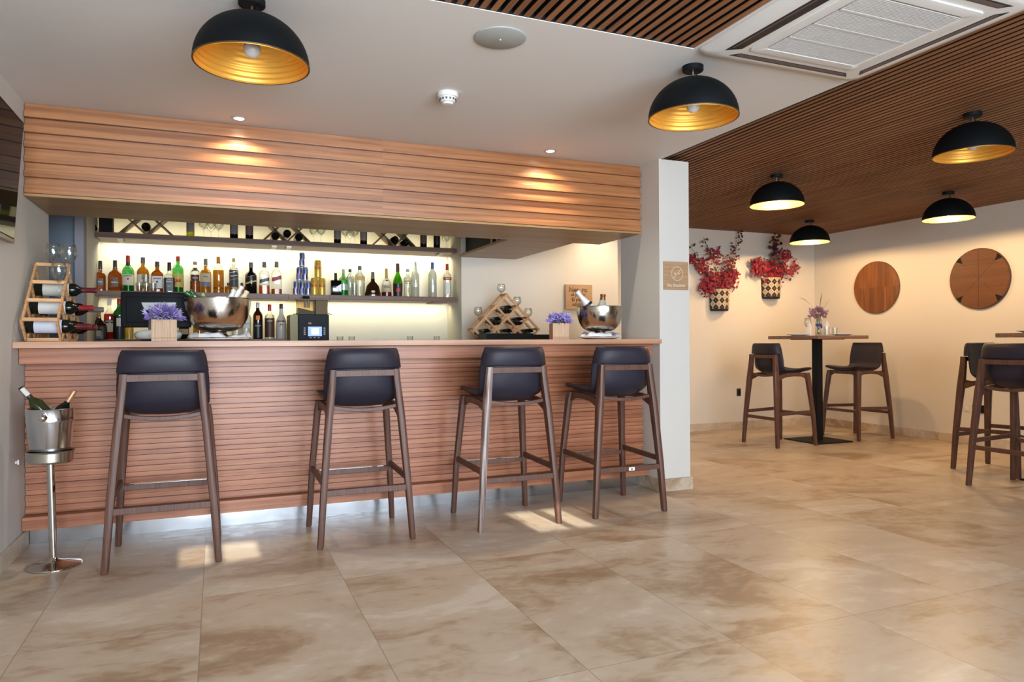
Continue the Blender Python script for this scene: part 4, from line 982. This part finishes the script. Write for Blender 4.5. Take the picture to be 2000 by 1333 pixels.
o = thing('gift_box', 'tall black bottle box on the upper shelf near its left end', 'box', (X, 2.2, US)); MB().box(-.052, .052, -.045, .045, 0, .29, .002).build('carton', BLACK, o); MB().box(-.0525, .0525, -.0455, .0455, .29, .33, .002).build('lid', BLACK, o)
for px, Y_, lb in [(398, 2.22, 'stemmed glass left of the pair beside the white wine'), (412, 2.30, 'stemmed glass behind the pair beside the white wine'), (427, 2.22, 'stemmed glass right of the pair beside the white wine'), (627, 2.2, 'stemmed glass right of the second cross rack'), (613, 2.28, 'stemmed glass just behind and right of the second cross rack'), (675, 2.2, 'stemmed glass left of the pair near the third cross rack'), (692, 2.2, 'stemmed glass right of the pair near the third cross rack'), (684, 2.3, 'stemmed glass behind the pair near the third cross rack'), (871, 2.25, 'stemmed glass at the far right end of the upper shelf')]:
    put_glass(at(px, 450, 'y', Y_).x, Y_, US, lb, 'stemmed glasses on the upper shelf', .19, .045, .085, foot=.036)
def xrack(px0, px1, label, ends):
    Y0, Y1 = 2.12, 2.30; x0 = at(px0, 455, 'y', 2.12).x; x1 = at(px1, 455, 'y', 2.12).x; w_ = (x1-x0)/2; hh = w_
    o = thing('cross_rack', label, 'bottle rack', (x0, 0, US), 0, 'cross bottle racks')
    t = .010
    for i in range(2):
        for a, b_, nm in (((i*w_, 0), (i*w_+w_, hh), 'x'), ((i*w_+w_, 0), (i*w_, hh), 'y')):
            MB().bar((a[0], (Y0+Y1)/2 + (0), a[1]+.006), (b_[0], (Y0+Y1)/2, b_[1]), Y1-Y0, t, up=(-(b_[1]-a[1]), 0, (b_[0]-a[0]))).build('board', SHELF, o)
    for j, (u, v, r) in enumerate(ends):
        lying(x0+u*w_, US+v, label_of(label, j), r)
def label_of(l, j): return LYL[l][j]
def lying(X, Z, label, r=.037, y0=2.09, L_=.28, rot=None, grp='wine bottles lying in the cross racks'):
    o = thing('wine_bottle', label, 'bottle', (X, y0, Z), 0, grp)
    mx = Matrix.Rotation(-PI/2, 4, 'X')
    pr = [(.4*r, .0), (.42*r, -.008+.012), (.9*r, .0), (r, .006), (r, .18), (.8*r, .205), (.4*r, .225), (.36*r, .27)]
    MB().lathe([(.0, .012), (.5*r, .006), (.88*r, .0), (r, .006), (r, .18), (.8*r, .205), (.4*r, .225), (.36*r, .262)], 24, cap0=False, mx=mx).build('glass_body', WINEG, o, True)
    MB().lathe([(.40*r, .25), (.40*r, L_-.002), (0, L_)], 14, cap0=False, mx=mx).build('cap', REDC, o, True)
R1, R2, R3 = 'first cross-shaped wooden rack from the left on the upper shelf', 'middle cross-shaped wooden rack on the upper shelf', 'rightmost cross-shaped wooden rack on the upper shelf'
LYL = {R1: ['wine bottle lying base outward in the first cross rack'],
       R2: ['wine bottle lying low on the left in the middle cross rack', 'wine bottle lying highest in the middle cross rack', 'wine bottle lying low on the right in the middle cross rack'],
       R3: ['wine bottle lying in the centre notch of the rightmost cross rack', 'wine bottle lying low on the right in the rightmost cross rack']}
xrack(232, 338, R1, [(1, .068, .036)])
xrack(514, 606, R2, [(.5, .042, .035), (1, .072, .035), (1.5, .042, .035)])
xrack(729, 812, R3, [(1, .066, .034), (1.5, .040, .034)])
lying(at(176, 440, 'y', 2.09).x+.012, US+.04, 'wine bottle lying base outward at the left end of the upper shelf', .036)

# ------------------------------------------------------------------ coffee machine
p0 = at(583, 664, 'y', 1.86); p1 = at(643, 664, 'y', 1.86); W = p1.x-p0.x
o = thing('coffee_machine', 'black automatic coffee machine with lit screen and clear bean hoppers', 'coffee machine', ((p0.x+p1.x)/2, 1.86, 1.139))
zt = at(610, 614, 'y', 1.86).z-1.139; h = W/2
MB().box(-h, h, 0, .38, .004, zt, .006).build('housing', mat('machine_black', (.005, .008, .011), .45, spec=.12), o)
MB().box(-h-.07, -h, .03, .36, .0, zt-.005, .004).build('side_tank', mat('tank_beige', (.42, .37, .22), .6, spec=.15), o)
sc_ = MB().box(-.058+.006, .058+.012, -.0035, 0, .062, .148, .001).build('screen', mat('screen_blue', (.2, .35, .8), emit=.9, ecol=(.32, .45, .95)), o)
MB().box(-.022, .042, -.005, -.0035, .078, .134).build('screen_window', mat('screen_white', (.8, .85, 1), emit=1.1, ecol=(.85, .9, 1)), sc_)
g = MB()
BT = mat('button_white', (.6, .6, .6), .4)
for sx in (-.082, .093):
    for k in range(4): MB().box(sx-.008, sx+.008, -.003, 0, .076+.0185*k, .085+.0185*k, .001).build('button', BT, o)
for k in range(3): MB().box(-.038+.036*k, -.022+.036*k, -.003, 0, .045, .051, .001).build('button', BT, o)
MB().box(-.048, -.022, -.002, 0, .170, .186).build('red_badge', mat('badge_red', (.30, .02, .02), .4), o)
th = at(610, 586, 'y', 1.9).z-1.139
g = MB()
for (a, b_) in ((-h+.0, .012), (.018, h-.008)):
    g.box(a, b_, .02, .022, zt, th).box(a, b_, .2, .202, zt, th).box(a, a+.002, .022, .2, zt, th).box(b_-.002, b_, .022, .2, zt, th)
g.build('bean_hopper', thin('smoky_hopper', (.82, .76, .64), -.012, rough=.2), o)
MB().box(.022, h-.012, .026, .19, zt, th-.006, .003).build('powder_hopper', mat('taupe_plastic', (.30, .26, .19), .6, spec=.15), o)
MB().box(-h-.01, h, .015, .21, th, th+.006, .001).build('hopper_lid', mat('taupe_plastic', (.30, .26, .19), .5), o)
g = MB(); g.rings([[Vector((x_, y_, zt)) for x_, y_ in ((-h+.005, .03), (.008, .03), (.008, .195), (-h+.005, .195))], [Vector((x_, y_, z_)) for x_, y_, z_ in ((-h+.005, .03, zt+.058), (.008, .03, zt+.026), (.008, .195, zt+.026), (-h+.005, .195, zt+.062))]]).build('coffee_beans', mat('bean_brown', (.035, .022, .02), .5, bump=1, bscale=120), o)
MB().lathe([(.03, th+.006), (.03, th+.036), (0, th+.037)], 20, c=(-.055, .1, 0), cap0=False).build('hopper_knob', BLACK, o, True)
MB().lathe([(.012, zt+.062), (.012, th+.006)], 12, c=(-.065, .1, 0)).lathe([(.012, zt+.062), (.012, th+.006)], 12, c=(-.035, .1, 0)).build('grinder_column', mat('column_grey', (.3, .3, .3), .4, .3), o, True)
MB().tube([(h-.01, .02, zt+.012), (h+.03, .02, zt-.004)], .003).tube([(-h+.0, .02, zt+.004), (-h-.045, .02, zt-.002)], .003).build('latch', BLACK, o)

# ------------------------------------------------------------------ till terminal
p0 = at(236, 570, 'y', .16); p1 = at(374, 640, 'y', .16); W = p1.x-p0.x; zt, zb = p0.z-1.155, at(300, 640, 'y', .16).z-1.155
o = thing('till_terminal', 'black till terminal seen from behind on a white rounded base', 'till', ((p0.x+p1.x)/2, .16, 1.155))
h = W/2
MB().box(-h, h, -.02, .035, zb, zt, .012).build('monitor_back', mat('till_black', (.004, .005, .006), .5, spec=.12), o, True)
MB().box(-h+.03, h-.03, -.034, -.02, zb+.03, zt-.03, .006).build('rear_cover', mat('till_black', (.004, .005, .006), .5, spec=.12), o, True)
g = MB(); g.rings([[Vector((x_, y_, z_)) for x_, z_ in ((-.085, zt-.065), (.115, zt-.062), (.100, zb+.09), (-.066, zb+.105))] for y_ in (-.0345, -.046)]).build('grey_stand_bracket', mat('bracket_grey', (.16, .155, .17), .35, .3), o, bevel=.003)
MB().box(-.045, .06, -.05, -.02, .03, zb+.12, .01).build('stand_neck', mat('neck_mauve', (.10, .07, .085), .4), o, True)
MB().loft([(.01, -.02, .012, .10, .09), (.01, -.02, .018, .125, .11), (.01, -.02, .045, .135, .12), (.01, -.02, .062, .12, .105), (.01, -.02, .072, .07, .06)], k=2.6).build('base', mat('base_white', (.58, .64, .62), .3), o, True, ang=2)
MB().box(-.08, .10, -.09, .06, 0, .013, .002).build('foot', BLACK, o)

# ------------------------------------------------------------------ bowls, napkins, plates
def crumple(o, name, R, seed, parent, z0=.012):
    rnd = random.Random(seed); g = MB(); n = 40; rr = []
    ph = [rnd.random()*6 for _ in range(5)]
    for j, (q, zz) in enumerate([(.37, .002), (.47, .012), (.62, .014), (.84, .034), (.98, .026), (1.04, .004), (.9, .001), (.5, .001)]):
        row = []
        for k in range(n):
            a = 2*PI*k/n
            f = math.sin(3*a+ph[0])*.5+math.sin(7*a+ph[1])*.3+math.sin(11*a+ph[2]+j)*.35
            rad = R*q*(1+.09*f*(q > .4)); row.append(Vector((rad*math.cos(a), rad*math.sin(a)*.8, z0+max(zz*(1+.75*f), .0008*j))))
        rr.append(row)
    g.rings(rr, True, True); bmesh.ops.scale(g.b, vec=(1, 1, .78), verts=g.b.verts); return g.build(name, CLOTH, parent, True, ang=.5)
def bowl(X, Y, pxw, ytop, label, plabel, nlabel, seed, rpx):
    zt = at(rpx, ytop, 'y', Y).z; R = pxw*depth((X, Y, 1.2))/FPX/2; ZB = 1.155+.030
    pl = thing('serving_plate', plabel, 'plate', (X, Y, 1.155), group='plates under the bowls')
    MB().lathe([(R*.55, 0), (R*.6, .002), (R*.88, .012), (R*.96, .0145), (R*.95, .0165), (R*.58, .007), (0, .006)], 40).build('plate', CERAM, pl, True, ang=3)
    nk = crumple(None, 'crumpled_napkin', R*.90, seed, None, .012); nk.location = (X, Y, 1.155+.0085); tag(nk, nlabel, 'napkin', 'napkins under the bowls')
    o = thing('champagne_bowl', label, 'bowl', (X, Y, ZB), group='steel champagne bowls')
    H = zt-ZB; pr = [(R*.33, 0), (R*.32, .006), (R*.27, .012), (R*.25, .022), (R*.28, .030)]
    for k in range(1, 15):
        a = PI/2*k/14; pr.append((R*(.28+.72*math.sin(a)**.8), .030+(H-.034)*(1-math.cos(a))**1.05))
    pr += [(R*1.0, H-.003), (R*1.015, H-.001), (R*1.012, H+.002), (R*.985, H)]
    for k in range(13, 0, -1):
        a = PI/2*k/14; pr.append((R*(.28+.72*math.sin(a)**.8)-.003, .034+(H-.038)*(1-math.cos(a))**1.05))
    MB().lathe(pr, 64, cap1=True).build('bowl_body', AGED, o, True, ang=2)
    return ZB, H, R
XL = at(426, 620, 'y', .02).x
ZB, HB, RB = bowl(XL, .02, 121, 584, 'footed hammered steel champagne bowl right of the till terminal', 'white plate under the left champagne bowl', 'crumpled white napkin under the left champagne bowl', 4, 426)
XR_ = at(1171, 620, 'y', .0).x
bowl(XR_, .0, 90, 600, 'footed hammered steel champagne bowl next to the pillar', 'white plate under the right champagne bowl', 'crumpled white napkin under the right champagne bowl', 8, 1171)
def champ(base, tip, label, glassm, foilm, group, r=.042, L_=.31, band=None, foil0=.6, neckr=.4, name='champagne_bottle', capm=None):
    base, tip = Vector(base), Vector(tip); d = (tip-base).normalized(); base = tip-d*L_
    q = Vector((0, 0, 1)).rotation_difference(d); o = thing(name, label, 'bottle', base, group=group); o.rotation_mode = 'QUATERNION'; o.rotation_quaternion = q
    MB().lathe([(r*.9, 0), (r, .008), (r, L_*.48), (r*.9, L_*.56), (r*.6, L_*.68), (r*neckr, L_*.8), (r*.36, L_*.9)], 24, cap1=False).build('glass_body', glassm, o, True)
    f0 = L_*foil0; pf = [(r*(.93 if foil0 < .6 else .62)+.001, f0)] if foil0 < .66 else [(r*neckr+.001, f0)]
    MB().lathe((([(r*.80+.001, L_*.61)] if foil0 < .66 else [])+[(r*.6+.001, L_*.68)] if foil0 < .7 else [(r*neckr+.0015, L_*foil0)])+[(r*neckr+.001, L_*.82), (r*.39, L_*.9), (r*.44, L_*.935), (r*.46, L_*.98), (r*.4, L_), (0, L_)], 20, cap0=False).build('foil', foilm, o, True)
    if band: MB().lathe([(r*.90+.002, L_*.56), (r*.78+.002, L_*.625)], 24, cap0=False, cap1=False).build('neck_band', band, o, True)
    return o
GC = 'bottles chilling in the left bowl'
def P3(px, py, Y): return at(px, py, 'y', Y)
zin = ZB+.11
GRNB = mat('green_beer_glass', (.012, .10, .025), .08)
champ((XL+.02, -.02, zin+.015), P3(362, 571, -.025), 'green glass bottle leaning left over the rim of the left bowl', GRNB, GRNB, GC, r=.031, L_=.22)
champ((XL+.0, .045, zin), P3(371, 568, .045), 'green glass bottle leaning left behind the outer one', GRNB, mat('dark_green_foil', (.01, .05, .02), .3), GC, r=.031, L_=.22)
champ((XL-.02, .112, zin-.02), P3(395, 574, .112), 'green bottle with pale foil low at the back of the left bowl', GRNB, mat('pale_green_foil', (.25, .45, .15), .35), GC, r=.031, L_=.20)
champ((XL+.03, -.085, zin), P3(457, 567, -.085), 'white-foiled bottle neck leftmost of three in the left bowl', WINEG, FOILW, GC, r=.034, L_=.22, neckr=.5)
champ((XL+.03, .06, zin), P3(473, 560, .075), 'white-foiled bottle neck tallest of three in the left bowl', WINEG, FOILW, GC, r=.034, L_=.24, neckr=.5)
champ((XL+.08, .0, zin), P3(483, 569, .01), 'cream-foiled bottle neck nearest the rim in the left bowl', WINEG, mat('cream_foil', (.58, .52, .34), .4), GC, r=.034, L_=.22, neckr=.5)
GR_ = 'bottles chilling in the right bowl'
champ((XR_-.02, -.05, zin), P3(1127, 570, -.02), 'white-foiled champagne bottle leaning left in the right bowl', mat('white_bottle_glass', (.55, .55, .52), .3), FOILW, GR_, r=.044, L_=.31, band=BLK)
champ((XR_+.03, .04, zin), P3(1178, 575, .02), 'pale grey bottle with copper top upright in the right bowl', mat('pale_grey_bottle', (.36, .36, .32), .25), mat('copper_foil', (.25, .10, .03), .3, .6), GR_, r=.05, L_=.24, foil0=.86, neckr=.42)

# ------------------------------------------------------------------ wine racks
def rack(name_label, loc, rz, h, D, filled, blabels, bgroup, PINEM=PINE, flip=1):
    """three-tier diamond rack; frames lie in the local xz plane at y=0 and y=D"""
    o = thing('wine_rack', name_label, 'wine rack', loc, rz)
    t = .021
    for y in (0, D):
        g = MB()
        for sx in (1, -1):
            for (a, b_) in (((-3, 1), (0, 4)), ((-2, 0), (1, 3)), ((0, 0), (2, 2)), ((2, 0), (3, 1))):
                yy = y+(.0 if sx == 1 else .006)
                g.bar((sx*a[0]*h, yy, a[1]*h+.006), (sx*b_[0]*h, yy, b_[1]*h+.006), t, .012, up=(0, 1, 0))
        g.build('lattice_frame', PINEM, o, bevel=.002)
    for (u, v) in [(-3, 1), (-2, 2), (-1, 3), (0, 4), (1, 3), (2, 2), (3, 1), (-2, 0), (0, 0), (2, 0)]:
        MB().bar((u*h, 0, v*h+.008), (u*h, D, v*h+.008), .022, .02).build('cross_rail', PINEM, o, bevel=.002)
    for (u, v), lb in zip(filled, blabels):
        r = .039; zc_ = (v-1)*h+r*1.414+.0275
        q = MB(); ob = thing('wine_bottle', lb[0], 'bottle', (0, 0, 0), group=bgroup)
        mw = Matrix.Translation(loc) @ Matrix.Rotation(rz, 4, 'Z') @ Matrix.Translation((u*h, -.045 if flip > 0 else D+.008, zc_)) @ Matrix.Rotation(-PI/2 if flip > 0 else PI/2, 4, 'X')
        ob.matrix_world = mw
        LL = .315+lb[3]
        MB().lathe([(0, .014), (.5*r, .006), (.88*r, 0), (r, .007), (r, LL*.6), (.92*r, LL*.655), (.66*r, LL*.70), (.40*r, LL*.745), (.37*r, LL*.86)], 24, cap0=False, cap1=False).build('glass_body', WINEG, ob, True)
        MB().lathe([(.40*r, LL*.76), (.40*r, LL*.93), (.42*r, LL*.935), (.42*r, LL-.003), (.36*r, LL), (0, LL)], 18, cap0=False).build('capsule', lb[1], ob, True)
        if lb[2]:
            a0 = PI/2*(0); rr = [[Vector(((r+.0008)*math.cos(a), (r+.0008)*math.sin(a), z)) for a in [lb[4]-1.2+2.4*k/12 for k in range(13)]] for z in (LL*.14, LL*.36, LL*.56)]
            MB().rings(rr, False, False, False).build('paper_label', lb[2], ob, True)
    return o
MAR = mat('maroon_capsule', (.10, .01, .015), .3); LAB = mat('wine_label_white', (.60, .58, .55), .6); LABG = mat('wine_label_blueish', (.52, .54, .62), .6)
# left rack: frames parallel to the left wall, necks toward +x.  local x -> world y, local y(axis) -> world +x
GLR = 'wine bottles in the left rack'
hR = .110
fill = [(-2, 1), (0, 1), (2, 1), (-1, 2), (1, 2), (0, 3)]
def LB(t, cap, lab, ex=0, a=PI): return (t, cap, lab, ex, a)
# rotation +90deg maps local x->y, local y->-x ; mirror by flip
rack('pine diamond wine rack against the left wall', (.205, .083, 1.158), PI/2, hR, .165, fill,
     [LB('bottle lowest and nearest the camera in the left rack, pale blue label and maroon neck', MAR, LABG, 0, PI), LB('bottle lowest in the middle of the left rack', MAR, LAB, 0, PI), LB('bottle lowest and farthest back in the left rack', BLKC, LAB, 0, PI),
      LB('bottle on the second level nearest the camera in the left rack', mat('red_capsule', (.22, .012, .015), .3), LAB, 0, PI), LB('bottle on the second level farther back in the left rack', GREYC, LAB, .02, PI), LB('topmost bottle in the left rack, maroon capsule', MAR, mat('old_wine_label', (.50, .48, .42), .6), 0, PI)], GLR, flip=-1)
GG2 = 'balloon wine glasses on the left rack'
for px, py, Y_, R_, lb in [(104, 476, .0, .042, 'large balloon glass left of the upper pair on the left rack'), (135.5, 478, -.05, .041, 'large balloon glass right of the upper pair on the left rack'), (115, 512, -.08, .042, 'large balloon glass below and in front of the pair on the left rack')]:
    p = at(px, py, 'y', Y_); st_ = .075
    put_glass(p.x, Y_, p.z-.20, lb, GG2, .20, R_, .085, foot=.018)
# right rack on the black worktop near the wall
RX = at(990, 600, 'y', 1.45).x; ZR = 1.1395+.004
GRR = 'wine bottles in the right rack'
tb = thing('black_tray', 'deep black tray under the left half of the right wine rack', 'tray', (RX-.11, 1.27, 1.139))
MB().box(-.205, .235, -.11, .11, 0, .078, .004).build('tray_body', mat('tray_black', (.006, .010, .011), .5, spec=.15), tb)
MB().box(-.205, .0, -.112, -.108, .0785, .083).build('rim', mat('tray_rim', (.25, .24, .2), .4), tb)
for k, lb in enumerate(['black menu folder lying at the bottom of its pile beside the tray', 'black menu folder in the middle of its pile beside the tray', 'black menu folder on top of its pile beside the tray']):
    q = MB().box(-.15, .15, -.11, .11, 0, .022, .002).build('menu_folder', BLACK); q.location = (RX+.285-.012*k, 1.28, 1.139+k*.0226); tag(q, lb, 'folder', 'black menu folders')
rack('pine diamond wine rack in front of the plain wall behind the bar', (RX, 1.45, ZR), 0, .110, .165, fill,
     [LB('bottle at the lower left of the right rack', BLKC, None), LB('bottle in the lower middle of the right rack, mostly hidden', BLKC, None), LB('bottle at the lower right of the right rack', BLKC, None), LB('bottle on the second level left of the right rack', BLKC, None), LB('bottle on the second level right of the right rack', BLKC, None), LB('topmost bottle in the right rack', BLKC, None)], GRR)
for u, v, lb in [(-2.3, 2.25, 'stemless-looking glass resting on the left slope of the right rack'), (-.15, 4.3, 'glass resting on the peak of the right rack'), (1.35, 3.2, 'glass resting on the upper right slope of the right rack'), (2.4, 2.2, 'glass resting on the lower right slope of the right rack')]:
    put_glass(RX+u*.11, 1.55, ZR+v*.11-.10, lb, 'glasses on the right rack', .18, .042, .09)

# ------------------------------------------------------------------ champagne bucket stand
bx, by = .205, -.50
o = thing('wine_bucket_stand', 'tall steel stand with round foot in front of the left end of the bar', 'stand', (bx+.02, by, 0))
MB().lathe([(.128, 0), (.130, .004), (.122, .009), (.06, .022), (.022, .034), (.016, .05)], 48).build('foot', mat('mirror_steel', (.62, .58, .54), .05, 1), o, True, ang=2)
MB().tube([(0, 0, .03), (-.012, 0, .53)], .0185, 20).build('pole', STEEL, o, True)
MB().lathe([(.02, .525), (.06, .530), (.098, .535), (.106, .545), (.108, .588), (.113, .594), (.110, .596), (.104, .590), (.102, .548), (0, .540)], 40, c=(-.012, 0, 0), cap1=False).build('bucket_ring', mat('worn_steel', (.58, .56, .5), .22, 1, bump=.1, bscale=40), o, True)
o2 = thing('ice_bucket', 'steel ice bucket with a beaded band, sitting in the stand', 'bucket', (bx+.008, by, .548))
MB().lathe([(.085, 0), (.088, .004), (.104, .19), (.106, .196), (.1075, .203), (.1065, .209), (.109, .255), (.112, .262), (.109, .2645), (.104, .258), (.098, .19), (.082, .01), (0, .008)], 48, cap1=False).build('bucket_body', BSTEEL, o2, True, ang=1.2)
MB().lathe([(.0, -.02), (.019, -.017), (.021, 0), (.019, .017), (0, .02)], 20, mx=Matrix.Translation((-.012, -.112, .225)) @ Matrix.Rotation(PI/2, 4, 'X')).build('knob_handle', STEEL, o2, True, ang=2)
zk = .62
GK = 'wine bottles in the ice bucket'
def leaner(base, tip, label, glassm, capm, lab=None):
    base, tip = Vector(base), Vector(tip); d = (tip-base).normalized(); L_ = .30; base = tip-d*L_
    ob = thing('wine_bottle', label, 'bottle', base, group=GK); ob.rotation_mode = 'QUATERNION'; ob.rotation_quaternion = Vector((0, 0, 1)).rotation_difference(d); r = .034
    MB().lathe([(r*.9, 0), (r, .008), (r, L_*.6), (.95*r, L_*.64), (.7*r, L_*.70), (.42*r, L_*.75), (.37*r, L_*.85)], 24, cap1=False).build('glass_body', glassm, ob, True)
    MB().lathe([(.41*r, L_*.78), (.41*r, L_*.985), (.34*r, L_), (0, L_)], 18, cap0=False).build('capsule', capm, ob, True)
    if lab:
        a_ = -PI/2+.3; rr = [[Vector(((r*.41+.0009)*math.cos(a), (r*.41+.0009)*math.sin(a), z)) for a in [a_-.9+1.8*k/8 for k in range(9)]] for z in (L_*.82, L_*.97)]
        MB().rings(rr, False, False, False).build('paper_strip', lab, ob, True)
leaner((bx+.065, by-.030, .69), at(40, 757, 'y', by-.030), 'dark green wine bottle leaning left in the ice bucket', mat('olive_wine_glass', (.02, .024, .006), .07), BLKC, LAB)
leaner((bx-.02, by+.036, .66), at(146, 763, 'y', by+.036), 'dark wine bottle with copper neck leaning right in the ice bucket', WINEG, mat('copper_capsule', (.45, .22, .12), .35, .4))
